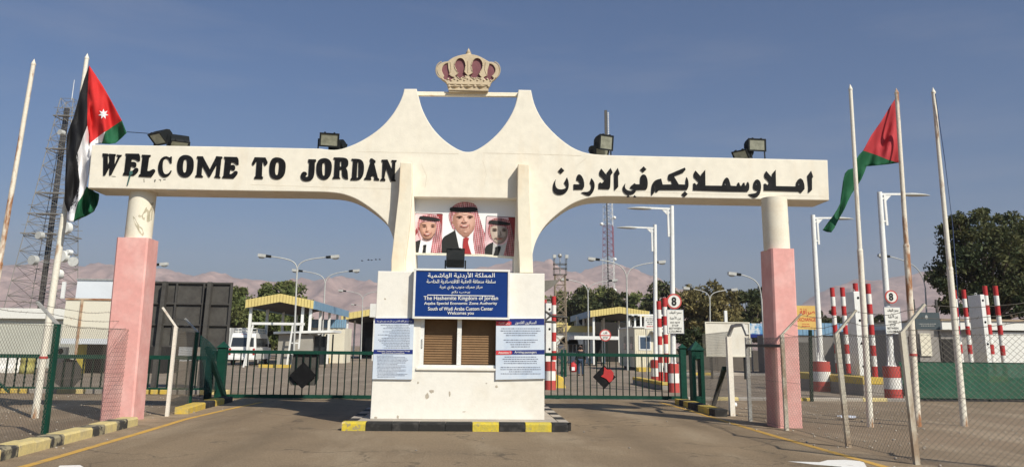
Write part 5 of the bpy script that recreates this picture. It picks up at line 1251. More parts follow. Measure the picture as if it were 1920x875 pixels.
# rusty white hoarding
HY = 46.; a = at(1325, 668, HY); b = at(1404, 604, HY)
ho = thing('billboard', 'rusty white blank billboard with peeling lower edge behind the right gate frame', 'billboard', ((a.x+b.x)/2, HY, 0))
MB().bx(a.x, b.x, HY, HY+.08, a.z, b.z).build('panel', M('peeling_white', (.70,.66,.57), (.58,.52,.42), .5, .8, 1.2, .7, chips=[((.20,.10,.06), 1.1, .66)]), ho)
mb = MB()
for z in (a.z, b.z-.05): mb.bx(a.x-.03, b.x+.03, HY-.04, HY-.002, z, z+.06)
for x in (a.x-.03, b.x-.03): mb.bx(x, x+.06, HY-.045, HY-.003, a.z+.06, b.z-.05)
mb.build('frame', rustcream, ho)
for x in (a.x+.3, b.x-.3): MB().bx(x-.05, x+.05, HY+.085, HY+.19, 0, b.z).build('leg', dark, ho)

pp = at(1361, 600, 48); tag(MB().bar((pp.x, 48, 0), at(1360, 582, 48), .16, .16).build('white_post', white, loc=(pp.x,48,0)), 'short white post rising behind the rusty billboard', 'post')
AY = 62.; a = at(1404, 632, AY); b = at(1434, 606, AY)
ad = thing('advert_board', 'blue and white advert board left of the right pink pillar', 'advert board', ((a.x+b.x)/2, AY, 0))
adm = M('advert_print', (.10,.28,.50), (.60,.62,.62), .45, .55, 1.6, .5, chips=[((.25,.10,.12), 1.2, .66)])
MB().bx(a.x, b.x+1, AY, AY+.05, a.z, b.z).build('panel', adm, ad)
MB().bx(a.x, b.x+1, AY-.01, AY-.002, a.z, a.z+.25).build('lower_band', navy, ad)
for x in (a.x+.2, b.x): MB().bx(x-.05, x+.05, AY+.055, AY+.15, 0, b.z).build('post', galv, ad)
bn_ = gp(1413, 685); o = thing('waste_bin', 'dark green wheeled bin below the blue advert board', 'bin', tuple(bn_))
MB().lathe(bn_, [(.01,.06),(.34,.06),(.42,1.0),(.01,1.0)], 4, False).build('body', greendark, o); MB().box(bn_+ZU*1.04, (.66,.66,.07)).build('lid', greendark, o)
# low dark hedge and wall behind billboard
hw = thing('perimeter_wall', 'low dark wall running behind the rusty billboard', 'wall', (26, 66, 0))
MB().bx(at(1286,660,66).x, at(1500,660,66).x, 66, 66.3, 0, 1.5).build('wall', M('dark_wall', (.10,.09,.08), (.14,.12,.1), .4, .7, .6, .9), hw)

# white cabin
CYb = 62.; x0 = at(1190.5, 650, CYb).x; x1 = at(1258, 650, CYb).x; zb_, zt_c = at(1190, 688, CYb).z, at(1190, 614, CYb).z
cb = thing('portable_cabin', 'cream portable cabin with a blue tinted window behind the right gate', 'cabin', ((x0+x1)/2, CYb, 0))
MB().bx(x0, x1, CYb, CYb+6.4, zb_, zt_c).build('wall', M('cabin_cream', (.74,.68,.52), (.66,.60,.46), .5, .8, .8, .6), cb)
mb = MB(); n = 18
for i in range(n):
    x = x0+.15+(x1-x0-.3)*i/(n-1)
    for z0_, z1_ in ((zb_+.1, at(1205, 657, CYb).z), (at(1205, 627, CYb).z, zt_c-.1)): mb.bx(x-.03, x+.03, CYb-.02, CYb-.001, z0_, z1_)
for i in range(22): 
    y = CYb+.2+i*.28; mb.bx(x0-.02, x0-.001, y-.04, y+.04, zb_+.1, zb_+.9)
mb.build('wall_rib', MATS['cabin_cream'], cb)['kind'] = 'stuff'
a = at(1198, 656, CYb); b = at(1220.5, 629, CYb)
wn = MB().bx(a.x, b.x, CYb-.04, CYb-.003, a.z, b.z).build('window', white, cb)
MB().bx(a.x+.1, b.x-.1, CYb-.05, CYb-.042, a.z+.1, b.z-.1).build('pane', glassblue, wn)
for u in (1170.5, 1184):
    yv = 62+ (x0-EYEP.x)*0
    yy = {1170.5: 65.9, 1184: 63.2}[u]
    wn = MB().bx(x0-.03, x0-.003, yy-.45, yy+.45, at(1180,655,yy).z, at(1180,630,yy).z).build('window', M('roller_beige', (.46,.40,.30), None, rough=.7), cb)
    MB().bx(x0-.036, x0-.031, yy-.38, yy+.38, at(1180,655,yy).z+.05, at(1180,643,yy).z).build('pane', glass, wn)
MB().bx(x0-.1, x1+.1, CYb-.1, CYb+6.5, zt_c+.001, zt_c+.1).build('roof', white, cb)
MB().bx(x0+.3, x1-.2, CYb+.3, CYb+6.2, 0, zb_-.001).build('plinth', steelgrey, cb)
a = at(1227, 664, CYb); MB().bx(a.x-.05, a.x+.02, CYb-.05, CYb-.003, a.z, a.z+.25).build('handle', dark, cb)
a = at(1220, 622, CYb); MB().bx(a.x, a.x+1.2, CYb-.7, CYb-.003, a.z, a.z+.12).build('door_hood', white, cb)
kb = gp(1190, 693); tag(MB().bx(kb.x-.5, kb.x+.6, 60.5, 61, 0, .28).build('kerb_block', kyellow, loc=(kb.x,60.7,0)), 'yellow kerb block at the corner of the cream cabin', 'kerb block')
kb = gp(1208, 696); tag(MB().bx(kb.x-.5, kb.x+.5, 59.2, 59.7, 0, .25).build('kerb_block', kyellow, loc=(kb.x,59.4,0)), 'yellow kerb block below the window of the cream cabin', 'kerb block')

a = at(1178, 590, CYb+1); b = at(1262, 590, CYb+1); fz = a.z
rf = thing('roof_rail', 'white steel rail structure standing on the roof of the cream cabin', 'rail structure', ((a.x+b.x)/2, CYb+1, zt_c+.1))
MB().bar((a.x, CYb+1, fz), (b.x, CYb+1, fz), .13, .13).build('beam', white, rf)
for x in (a.x+.05, a.x+.5, a.x+.95, b.x-.1): MB().bx(x-.06, x+.06, CYb+.95, CYb+1.05, zt_c+.102, fz-.07).build('post', white, rf)
for x in (a.x+.1, a.x+.55): MB().box((x, CYb+.85, fz-.12), (.22,.25,.2)).build('camera', dark, rf)
# ---- canopies
def canopy(label, x0, x1, Y0, Y1, zt, peak, side_mat, posts, fh=.62, xp=None):
    o = thing('canopy', label, 'canopy', ((x0+x1)/2, (Y0+Y1)/2, 0), 'yellow edged roof canopies')
    xm = (x0+x1)/2 if xp is None else xp
    n = 22; mb = MB()
    def zz(x): return zt+peak*(1-abs(x-xm)/((xm-x0) if x < xm else (x1-xm)))
    for i in range(n):
        a = x0+(x1-x0)*i/n; b = x0+(x1-x0)*(i+1)/n-.03
        mb.prism([(a,Y0,zz(a)),(b,Y0,zz(b)),(b,Y0,zz(b)+fh),(a,Y0,zz(a)+fh)], (0,.08+(.03 if i % 2 else 0),0))
    mb.build('front_fascia', yellowp, o)
    m = int((Y1-Y0)/.5)
    for sx, X in ((-1, x0), (1, x1)):
        mb = MB()
        for i in range(m):
            a = Y0+.12+(Y1-Y0-.12)*i/m; b = Y0+.12+(Y1-Y0-.12)*(i+1)/m-.03
            mb.bx(X-.04, X+.04, a, b, zt, zt+fh)
        mb.build('side_fascia', side_mat, o)
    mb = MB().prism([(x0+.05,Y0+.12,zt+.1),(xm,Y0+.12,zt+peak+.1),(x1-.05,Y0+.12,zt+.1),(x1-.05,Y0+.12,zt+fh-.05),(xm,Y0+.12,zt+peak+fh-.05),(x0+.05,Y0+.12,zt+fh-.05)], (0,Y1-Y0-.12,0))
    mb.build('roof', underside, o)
    for x, y in posts: MB().bx(x-.10, x+.10, y-.10, y+.10, 0, zt+.2).build('post', white, o)
    return o
cx0, cx1 = at(460, 572, 65).x, at(588, 572, 65).x
zc = at(460, 577, 65).z
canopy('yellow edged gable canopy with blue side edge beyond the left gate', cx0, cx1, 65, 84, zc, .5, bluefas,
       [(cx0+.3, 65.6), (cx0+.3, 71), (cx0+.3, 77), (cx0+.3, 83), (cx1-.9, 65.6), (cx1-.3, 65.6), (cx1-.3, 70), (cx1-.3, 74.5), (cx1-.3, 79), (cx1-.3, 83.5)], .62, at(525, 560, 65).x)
c2 = at(640, 590, 100)
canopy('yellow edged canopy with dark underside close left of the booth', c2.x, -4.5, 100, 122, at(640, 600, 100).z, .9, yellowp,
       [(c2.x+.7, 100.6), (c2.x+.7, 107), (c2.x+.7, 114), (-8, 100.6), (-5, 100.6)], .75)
MB_ = MB().bx(-14.6, -5, 118, 121, 0, 5.2)
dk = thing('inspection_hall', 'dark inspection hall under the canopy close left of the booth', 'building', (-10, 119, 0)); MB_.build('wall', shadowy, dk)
for k in range(4): MB().bx(-14+k*2.2, -13+k*2.2, 117.9, 117.98, .2, 2.6).build('door', glass, dk)
bxg = at(693, 594, 90); bxh = at(707, 569, 90); tag(MB().bx(bxg.x, bxh.x+.6, 90, 91, bxg.z, bxh.z).build('duct_box', whitegrey, loc=(bxg.x, 90, bxg.z)), 'pale grey box unit beside the left top corner of the booth notice board', 'duct box')
tag(MB().bx(bxg.x+.4, bxg.x+.6, 90.3, 90.5, 0, bxg.z-.002).build('duct_post', whitegrey, loc=(bxg.x+.5, 90.4, 0)), 'thin post under the pale grey box unit', 'post')
c3a, c3b = at(1107, 590, 82), at(1218.5, 590, 82)
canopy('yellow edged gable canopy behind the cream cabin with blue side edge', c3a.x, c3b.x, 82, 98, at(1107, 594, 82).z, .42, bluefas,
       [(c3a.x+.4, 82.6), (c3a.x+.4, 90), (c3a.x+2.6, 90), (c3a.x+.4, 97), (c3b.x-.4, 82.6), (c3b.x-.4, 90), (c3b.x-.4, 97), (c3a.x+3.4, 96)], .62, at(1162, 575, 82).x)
c4 = at(1064, 605, 108)
canopy('far yellow edged canopy seen between the booth and the small lattice mast', 1.5, c4.x, 108, 118, at(1060, 615, 108).z, .3, yellowp, [(c4.x-.6, 108.6), (c4.x-.6, 114), (3, 108.6)], .7)
# kiosk under canopy 3
KY = 90.; k0, k1 = at(1059, 640, KY), at(1114, 640, KY)
kz = at(1080, 622, KY).z
ks = thing('customs_office', 'white customs office with yellow roof band behind the walking person', 'building', ((k0.x+k1.x)/2, KY, 0))
MB().bx(k0.x, k1.x, KY, KY+6, 0, kz).build('wall', whitegrey, ks)
MB().bx(k0.x-.15, k1.x+.15, KY-.15, KY+6.1, kz+.001, kz+.65).build('roof_band', yellowp, ks)
for u0_, u1_, c in ((1066,1073,steelgrey), (1075,1086,glass), (1089,1095,glass)):
    a = at(u0_, 660, KY); b = at(u1_, 645, KY); MB().bx(a.x, b.x, KY-.06, KY-.003, a.z, b.z).build('window', c, ks)
for u_ in (1048, 1067, 1082):
    p = at(u_, 645, KY-2); mb = MB(); mb.prism([(p.x+1.0*math.cos(t*math.pi/8), KY-2, p.z+1.0*math.sin(t*math.pi/8)) for t in range(9)], (0,1.2,0)); o_ = tag(mb.build('awning', whitegrey, loc=(p.x, KY-2, p.z)), {1048: 'leftmost of the three small round topped white awnings', 1067: 'middle one of the three small round topped white awnings', 1082: 'rightmost of the three small round topped white awnings'}[u_], 'awning', 'round topped white awnings')
    tag(MB().tube((p.x, KY-1.4, 0), (p.x, KY-1.4, p.z-.002), .05).build('awning_post', galv, loc=(p.x, KY-1.4, 0)), {1048: 'thin post under the leftmost round topped awning', 1067: 'thin post under the middle round topped awning', 1082: 'thin post under the rightmost round topped awning'}[u_], 'post', 'awning posts')
p = at(1098, 609, KY-.5); ac = thing('air_conditioner', 'grey air conditioner unit on the roof band of the customs office', 'air conditioner', (p.x, KY+.6, kz+.652))
MB().box((p.x, KY+.6, kz+1.15), (1.7, .7, .98)).build('case', lampgrey, ac, bevel=.03); MB().tube((p.x-.25, KY+.22, kz+1.15), (p.x-.25, KY+.249, kz+1.15), .38, n=18).build('fan_grille', dark, ac)
# flat shelter roof right of customs office
p0 = at(1108, 640, 76); sh = thing('shelter', 'low flat white shelter roof on thin posts behind the stop sign', 'shelter', (p0.x+3, 78, 0))
zsh = at(1120, 636, 76).z; MB().bx(p0.x-1.5, at(1165, 640, 76).x, 76, 80, zsh, zsh+.3).build('roof', white, sh)
for u_ in (1095, 1105, 1116, 1127): p = at(u_, 640, 76.4); MB().bx(p.x-.05, p.x+.05, 76.3, 76.4, 0, zsh).build('post', dark, sh)
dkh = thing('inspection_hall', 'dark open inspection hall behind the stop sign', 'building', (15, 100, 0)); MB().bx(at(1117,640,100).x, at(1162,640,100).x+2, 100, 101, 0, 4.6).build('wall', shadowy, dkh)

# blue banded office under canopy 1
OY = 78.; a = at(583, 640, OY); b = at(646, 640, OY); oz = at(610, 614, OY).z
of = thing('canopy_office', 'cream office with blue corrugated band under the left canopy', 'building', ((a.x+b.x)/2, OY, 0))
MB().bx(a.x, b.x, OY, OY+4.5, 0, oz).build('wall', creamwall, of)
mb = MB(); n = 15
for i in range(n): x = a.x-.1+(b.x-a.x+.2)*i/n; mb.bx(x, x+(b.x-a.x+.2)/n-.03, OY-.1-(.03 if i % 2 else 0), OY+.05, oz+.001, oz+.75)
mb.build('blue_band', bluefas, of)
a2 = at(587, 650, OY); b2_ = at(602, 630, OY); MB().bx(a2.x, b2_.x, OY-.06, OY-.003, .2, b2_.z).build('door', glass, of)
SBY = 62.; a = at(521, 650, SBY); b = at(586, 650, SBY); sz = at(550, 626, SBY).z
sb = thing('check_booth', 'small grey check booth with flat white roof behind the left gate', 'booth', ((a.x+b.x)/2, SBY, 0))
MB().bx(a.x, b.x, SBY, SBY+3, 0, sz).build('wall', M('booth_grey', (.34,.32,.28), (.28,.26,.23), .4, .7, .8, .8), sb)
rx = at(626, 640, SBY).x; MB().prism([(a.x-.3,SBY-.4,sz),(rx,SBY-.4,sz+.15),(rx,SBY-.4,sz+.32),(a.x-.3,SBY-.4,sz+.16)], (0,3.8,0)).build('roof', white, sb)
for u_ in (601, 613, 625): x = at(u_, 640, SBY).x; MB().bx(x-.05, x+.05, SBY-.3, SBY-.2, 0, sz+.02).build('post', dark, sb)
c = at(588, 640, SBY); MB().bx(b.x+.02, b.x+.9, SBY+.6, SBY+.66, .2, sz-.1).build('glazing', glass, sb)
kb1 = gp(530, 687); tag(MB().bx(kb1.x-1, kb1.x+1.4, SBY-1.6, SBY-1.2, 0, .22).build('kerb_block', kyellow, loc=(kb1.x, SBY-1.4, 0)), 'yellow kerb block before the small grey check booth', 'kerb block')
mb = MB(); mats_ = [kyellow, kblack]
x = at(598, 688, 74.).x
for i in range(10): mb.m = i % 2; mb.bx(x, x+.25, 73.2+i*1.1, 73.2+i*1.1+1.08, 0, .45)
o = mb.build('kerb', mats_); o['kind'] = 'structure'
# white portal frame
PYf = 61.; pf = thing('height_frame', 'white steel height frame with ladder beside the small check booth', 'height frame', tuple(gp(505, 694)))
l = at(467, 640, PYf); r_ = at(544.5, 640, PYf); r2_ = at(561, 640, PYf); zt = at(500, 607, PYf).z
mb = MB()
mb.bar((l.x-.25, PYf, 0), (l.x+.2, PYf, zt), .11, .11); mb.build('post', white, pf)
mb = MB(); mb.bar((r_.x-.15, PYf, 0), (r_.x+.1, PYf, zt), .11, .11); mb.build('post', white, pf)
mb = MB(); mb.bar((r2_.x, PYf, 1.3), (r2_.x+.05, PYf, zt), .11, .11); mb.build('post', white, pf)
MB().bar((l.x+.1, PYf, zt+.03), (r2_.x+.3, PYf, zt+.03), .17, .17).build('beam', white, pf)
mb = MB()
for i in range(3): z = zt-.55-i*.75; mb.bar((r_.x+.08, PYf, z), (r2_.x, PYf, z), .08, .08)
mb.build('rung', white, pf)

# ---- left side buildings
L1 = thing('terminal_building', 'long white terminal building with flat parapet at the far left', 'building', (-36, 58, 0))
x1 = at(113, 640, 55).x; zp0, zp1 = at(60, 597, 55).z, at(60, 578, 55).z
MB().bx(-48, x1, 55, 66, 0, zp0).build('wall', M('pale_green_wall', (.50,.50,.43), (.42,.42,.36), .5, .8, .4, .8), L1)
MB().bx(-48.2, x1+.2, 54.7, 66.2, zp0+.001, zp1).build('parapet', whitegrey, L1)
L2 = thing('warehouse', 'tall blue white warehouse behind the left pink pillar', 'building', (-33, 75, 0))
x0, x1 = at(131, 640, 70).x, at(272, 640, 70).x; zt = at(170, 525, 70).z
MB().bx(x0, x1, 70, 82, 0, zt).build('wall', bluewhite, L2); MB().bx(x0-.1, x1+.1, 69.9, 82.1, zt+.001, zt+.12).build('coping', galv, L2)
RY = 45.; x0, x1 = at(114, 640, RY).x, at(214, 640, RY).x; z0_, z1_ = at(160, 634, RY).z, at(160, 560, RY).z
hg = thing('hoarding', 'large rusty cream sheet hoarding on posts left of the pink pillar', 'hoarding', ((x0+x1)/2, RY, 0))
MB().bx(x0, x1, RY, RY+.12, z0_, z1_).build('sheet', rustcream, hg); xm_ = at(146, 640, RY).x
mb = MB(); mb.bx(x0-.03, x1+.03, RY-.05, RY-.002, z1_-.06, z1_+.03); mb.bx(xm_-.06, xm_+.06, RY-.09, RY-.052, 0.0, z1_-.07); mb.bx(x1-.1, x1+.02, RY-.06, RY-.003, 0, z1_-.07); mb.build('frame', M('rust', (.30,.14,.07), (.5,.38,.26), .4, .6, 2, .8), hg)
MB().bx(x0, x1, RY+.002, RY+.10, z0_-.28, z0_-.002).build('lower_beam', bluewhite, hg)
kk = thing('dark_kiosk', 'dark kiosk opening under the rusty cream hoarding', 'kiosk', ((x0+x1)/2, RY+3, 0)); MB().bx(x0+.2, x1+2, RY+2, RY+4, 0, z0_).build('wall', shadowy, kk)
p = at(115.5, 666, RY+1.5); a_ = thing('air_conditioner', 'pale air conditioner standing beneath the rusty cream hoarding', 'air conditioner', (p.x, RY+1.5, p.z)); MB().box((p.x, RY+1.5, p.z+.22), (.55,.35,.44)).build('case', creamwall, a_, bevel=.02); MB().tube((p.x, RY+1.31, p.z+.22), (p.x, RY+1.324, p.z+.22), .15, n=16).build('fan_grille', dark, a_)
st_ = MB().bx(p.x-.35, p.x+.35, RY+1.2, RY+1.8, 0, p.z-.002); tag(st_.build('plinth', concgrey, loc=(p.x, RY+1.5, 0)), 'grey plinth under the pale air conditioner', 'plinth')
def barrier(u, Y, m, label, wd=1.3, h=.95):
    p = at(u, 680, Y); mb = MB().prism([(p.x-wd/2,Y-.28,0),(p.x-wd/2,Y-.28,.18),(p.x-wd/2,Y-.12,.42),(p.x-wd/2,Y-.09,h),(p.x-wd/2,Y+.09,h),(p.x-wd/2,Y+.12,.42),(p.x-wd/2,Y+.28,.18),(p.x-wd/2,Y+.28,0)], (wd,0,0))
    return tag(mb.build('road_barrier', m, loc=(p.x, Y, 0), bevel=.02), label, 'road barrier', 'road barriers on the left')
barrier(5, 46, wpaint, 'white road barrier block at the far left edge'); barrier(38, 46.3, wpaint, 'white road barrier block second from the left edge')
p = at(52, 680, 45); yb = M('faded_yellow', (.40,.36,.10), (.30,.28,.12), .4, .7, 3, .7)
tag(MB().lathe((p.x,45,0), [(.01,0),(.34,0),(.36,.3),(.34,.32),(.34,.6),(.36,.62),(.34,.95),(.01,.95)], 18).build('drum', yb, loc=(p.x,45,0)), 'faded yellow drum beside the white barriers', 'drum')
p = at(156, 665, 46); tag(MB().bx(p.x-.17, p.x+.17, 45.6, 46, 0, 1.5).build('yellow_cabinet', M('bright_yellow', (.42,.33,.05), None, rough=.6), loc=(p.x,45.7,0), bevel=.03), 'bright yellow cabinet under the rusty cream hoarding', 'cabinet')
# big dark billboard seen from behind
DY = 31.; x0, x1 = at(268, 600, DY).x, at(429, 600, DY).x; z0_, z1_ = at(350, 650, DY).z, at(350, 528, DY).z
bb = thing('billboard', 'large dark billboard seen from the back right of the left pink pillar', 'billboard', ((x0+x1)/2, DY, 0))
MB().bx(x0, x1, DY+.14, DY+.2, z0_, z1_).build('panel', steelgrey, bb)
mb = MB()
for i in range(4): z = z0_+(z1_-z0_-.06)*i/3; mb.bx(x0, x1, DY+.06, DY+.138, z, z+.06)
for i in range(4): x = x0+(x1-x0-.06)*(.02+i*.327); mb.bx(x, x+.06, DY+.05, DY+.136, z0_+.061, z1_-.061)
mb.build('stiffener', asphalt_dark, bb)
for u_ in (307, 392):
    q = at(u_-3, 600, DY); q2 = at(u_-10, 735, DY); MB().bar((q.x-.05, DY-.03, 0), (q.x, DY-.03, z1_), .26, .14).build('post', steelgrey, bb)
# shadowy awning behind the booth
aw = thing('booth_awning', 'small grey tilted awning roof behind the right edge of the booth', 'awning', (2.4, 24, 0))
p0 = at(1015, 526, 24); p1 = at(1049, 524, 24); p2 = at(1022, 546, 24); p3 = at(1042, 533, 24)
MB().prism([p0, p1, p3, p2, at(1015, 548, 24)], (0, 1.6, 0)).build('roof', M('awning_grey', (.20,.19,.17), (.15,.14,.12), .4, .7, 2, .8), aw)
mb = MB(); mb.path([at(1012, 585, 24), at(1022, 583, 24), at(1035, 592, 24), at(1064, 595, 24)], .035, 6); mb.path([at(1012, 603, 24), at(1022, 601, 24), at(1033, 591, 24)], .03, 6); mb.path([at(1012, 602, 24), at(1042, 603.5, 24)], .035, 6)
tag(mb.build('folded_barrier', asphalt_dark, loc=at(1012, 595, 24)), 'bent dark folded barrier arm beside the striped post', 'barrier')
aw_p = at(1014, 540, 24.8); MB().tube((aw_p.x-.3, 24.8, .15), (aw_p.x-.3, 24.8, aw_p.z), .05).build('post', galv, aw)
p = gp(1052, 727); p_ = MB().add([(p.x-.22,p.y,.0),(p.x+.2,p.y,.0),(p.x+.2,p.y+.4,.0),(p.x-.2,p.y+.4,.0),(p.x-.2,p.y+.06,.55),(p.x+.10,p.y+.06,.42),(p.x+.08,p.y+.3,.40),(p.x-.16,p.y+.3,.5)], [(0,1,5,4),(1,2,6,5),(2,3,7,6),(3,0,4,7),(4,5,6,7)])
tag(p_.build('yellow_bollard_block', kyellow, loc=p, bevel=.04), 'worn yellow concrete block beside the striped barrel by the booth', 'kerb block')
# green double posts beyond right gate
for k, u_ in enumerate((1053.5, 1060)):
    p = at(u_, 700, 47.5); tag(MB().bx(p.x-.06, p.x+.06, 47.4, 47.52, 0, at(u_, 655, 47.5).z).build('green_post', green, loc=(p.x, 47.5, 0)), ['left one of the twin green posts beside the walking person', 'right one of the twin green posts beside the walking person'][k], 'post', 'twin green posts')

# ================================================================== VAN
VY = 66.; vp = gp(452, 690.5); VX = at(452, 680, VY).x
van = thing('minibus', 'white high roofed minibus with roof rack parked with its back to the left gate', 'minibus', (VX, VY, 0))
VW, VL, VH = 1.02, 5.2, 2.45
prof = [(.0,.42),(-.05,.75),(.0,1.35),(.10,2.15),(.24,2.40),(.5,VH),(3.6,VH),(4.1,2.30),(4.75,1.55),(5.15,1.30),(5.25,.95),(5.22,.45)]   # (y, z)
mb = MB(); secs = []
for y, z in prof:
    k = 1.0 if z < 1.4 else 1.0-.13*(z-1.4)/1.05
    secs.append((y, z, VW*k))
L_ = [(VX-w_, VY+y, z) for y, z, w_ in secs]; R_ = [(VX+w_, VY+y, z) for y, z, w_ in secs]; n = len(secs)
mb.add(L_+R_, [(i, (i+1) % n, n+(i+1) % n, n+i) for i in range(n)] + [tuple(range(n-1, -1, -1)), tuple(range(n, 2*n))])
mb.build('body', vanwhite, van, bevel=.05)
def side_win(y0, y1, z0, z1):
    k = lambda z: VW*(1-.13*max(0, z-1.4)/1.05)+.004
    return [(VX+k(z0), VY+y0, z0), (VX+k(z0), VY+y1, z0), (VX+k(z1), VY+y1, z1), (VX+k(z1), VY+y0, z1)]
for y0, y1 in ((.35,1.55), (1.65,2.75), (2.85,3.85)):
    MB().prism(side_win(y0, y1, 1.42, 2.05), (.012,0,0)).build('window', glass, van)
MB().prism([(VX-.86,VY+.0,1.42),(VX+.86,VY+.0,1.42),(VX+.80,VY+.085,2.08),(VX-.80,VY+.085,2.08)], (0,-.022,0)).build('rear_window', glass, van)
MB().bx(VX-.98, VX+.98, VY-.16, VY+.05, .42, .66).build('bumper', vanwhite, van, bevel=.04)
for s_ in (-1, 1): MB().bx(VX+s_*.90-.07, VX+s_*.90+.07, VY-.075, VY-.02, .80, 1.28).build('tail_light', redlamp, van)
MB().bx(VX-.26, VX+.26, VY-.07, VY-.045, .86, .98).build('number_plate', signwhite, van)
MB().bx(VX-.2, VX+.2, VY+.2, VY+.26, 2.31, 2.36).build('brake_light', redlamp, van)
for s_ in (-1, 1):
    for y in (1.05, 4.2):
        wh = MB().tube((VX+s_*.80, VY+y, .35), (VX+s_*1.0, VY+y, .35), .35, n=20).build('wheel', tyre, van)
        MB().tube((VX+s_*1.001, VY+y, .35), (VX+s_*1.012, VY+y, .35), .2, n=14).build('rim', lampgrey, wh)
mb = MB()
for z in (VH+.10, VH+.34):
    mb.bar((VX-.8,VY+.5,z),(VX+.8,VY+.5,z),.05,.05); mb.bar((VX-.8,VY+3.6,z),(VX+.8,VY+3.6,z),.05,.05)
    for s_ in (-1, 1): mb.bar((VX+s_*.8,VY+.5,z),(VX+s_*.8,VY+3.6,z),.05,.05)
for i in range(7):
    for y in (.5, 3.6): x = VX-.8+1.6*i/6; mb.bar((x,VY+y,VH-.02),(x,VY+y,VH+.34),.04,.04)
for i in range(9):
    for s_ in (-1, 1): y = .5+3.1*i/8; mb.bar((VX+s_*.8,VY+y,VH-.02),(VX+s_*.8,VY+y,VH+.34),.04,.04)
mb.build('roof_rack', wpaint, van)
for s_ in (-1, 1): MB().bx(VX+s_*1.16-.1, VX+s_*1.16+.1, VY+4.0, VY+4.1, 1.35, 1.65).build('mirror', dark, van)
# a second pale vehicle roof behind it
tk = thing('lorry', 'white box lorry mostly hidden behind the dark billboard and the minibus', 'lorry', (at(428,650,80).x, 80, 0)); q = at(431, 640, 80)
MB().bx(q.x-2.4, q.x, 80, 86, 1.0, at(431, 614, 80).z).build('box', M('lorry_box', (.6,.6,.58), None, rough=.6), tk); MB().bx(q.x-2.3, q.x-.1, 79.9, 79.99, 1.1, at(431, 620, 80).z).build('rear_door', shadowy, tk)
for s_ in (-2.1, -.3): MB().tube((q.x+s_-.14, 84, .5), (q.x+s_+.14, 84, .5), .5, n=16).build('wheel', tyre, tk)
MB().bx(q.x-2.3, q.x-.1, 80.2, 86, .62, .998).build('chassis', dark, tk)

# ================================================================== LATTICE MASTS
def lattice(mb, c, z0, z1, w0, w1, n, r, sides=4, mat=None):
    def corner(k, z):
        t = (z-z0)/(z1-z0); w_ = w0+(w1-w0)*t; a = math.pi/4+k*2*math.pi/sides; return Vector((c.x+w_*.707*math.cos(a), c.y+w_*.707*math.sin(a), z))
    for i in range(n):
        za = z0+(z1-z0)*(1-(1-i/n)**1.0); zb = z0+(z1-z0)*(i+1)/n
        if mat: mb.m = mat(i, n)
        for k in range(sides):
            mb.tube(corner(k, za), corner(k, zb), r*1.3, r*1.3, 5, False)
            mb.tube(corner(k, za), corner((k+1) % sides, zb), r*.7, r*.7, 4, False); mb.tube(corner((k+1) % sides, za), corner(k, zb), r*.7, r*.7, 4, False)
            mb.tube(corner(k, zb), corner((k+1) % sides, zb), r*.8, r*.8, 4, False)
steel = M('mast_steel', (.33,.31,.28), (.22,.21,.19), .4, .7, .6, .5, metal=.3)
TYm = 90.; tt = at(131, 188, TYm+3)
# the mast stands upright: take its foot from the top's plumb line
tw = thing('telecom_mast', 'tall tapering lattice telecom mast with dishes behind the left flag', 'mast', (tt.x, TYm+3, 0))
c = Vector((tt.x, TYm+3, 0)); mb = MB(); lattice(mb, c, 0, tt.z, 6.0, 1.4, 18, .034); mb.build('lattice', steel, tw)
mb = MB()
for k in range(3): mb.bar((c.x-.3+.22*k, c.y-.2, 0), (c.x-.3+.22*k, c.y-.2, tt.z-1), .15, .12)
mb.build('cable_ladder', asphalt_dark, tw)
for zv, s_ in ((208, 1.5), (272, 1.8), (357, 2.2), (398, 2.7), (436, 3.1)):
    z = at(120, zv, TYm).z; mb = MB()
    for e in (-1, 1):
        mb.bar((c.x-s_/1.4, c.y+e*s_/1.4, z), (c.x+s_/1.4, c.y+e*s_/1.4, z), .1, .1); mb.bar((c.x+e*s_/1.4, c.y-s_/1.4, z), (c.x+e*s_/1.4, c.y+s_/1.4, z), .1, .1)
        mb.bar((c.x-s_/1.4, c.y+e*s_/1.4, z+.9), (c.x+s_/1.4, c.y+e*s_/1.4, z+.9), .05, .05)
    mb.bx(c.x-s_/2.4, c.x+s_/2.4, c.y-s_/1.5, c.y-s_/2.6, z-.06, z-.02); mb.build('platform', steel, tw)
MB().tube((c.x+.2, c.y, tt.z), (c.x+.2, c.y, at(137, 150, TYm+3).z), .05, .03, 6).build('aerial', white, tw)
for u, v, r, s_, m in ((128,428,.62,-1,whitegrey), (122,481,.62,-1,whitegrey), (138,491,.5,1,lampgrey), (67,488,.5,-1,lampgrey), (113,514,.5,-1,whitegrey), (134,473,.25,-1,white), (79,442,.4,-1,lampgrey), (119,250,.3,-1,lampgrey)):
    q = at(u, v, TYm-.5); d = Vector((.35*s_ if m is not steelgrey else .9, -1, 0)).normalized()*.55
    mb = MB(); mb.tube(q, q-d if False else q+d, r, r, 16); mb.tube(q, (c.x+(q.x-c.x)*.6, c.y, q.z), .05, .05, 5)
    mb.build('dish', m, tw)
for u, v0, v1 in ((117,528,559), (97,520,552)):
    a = at(u, v1, TYm-1); b = at(u, v0, TYm-1); MB().bx(a.x-.18, a.x+.18, TYm-1.1, TYm-.9, a.z, b.z).tube((a.x, TYm-1, (a.z+b.z)/2), (c.x, c.y, (a.z+b.z)/2), .05, .05, 5).build('panel_antenna', white, tw)
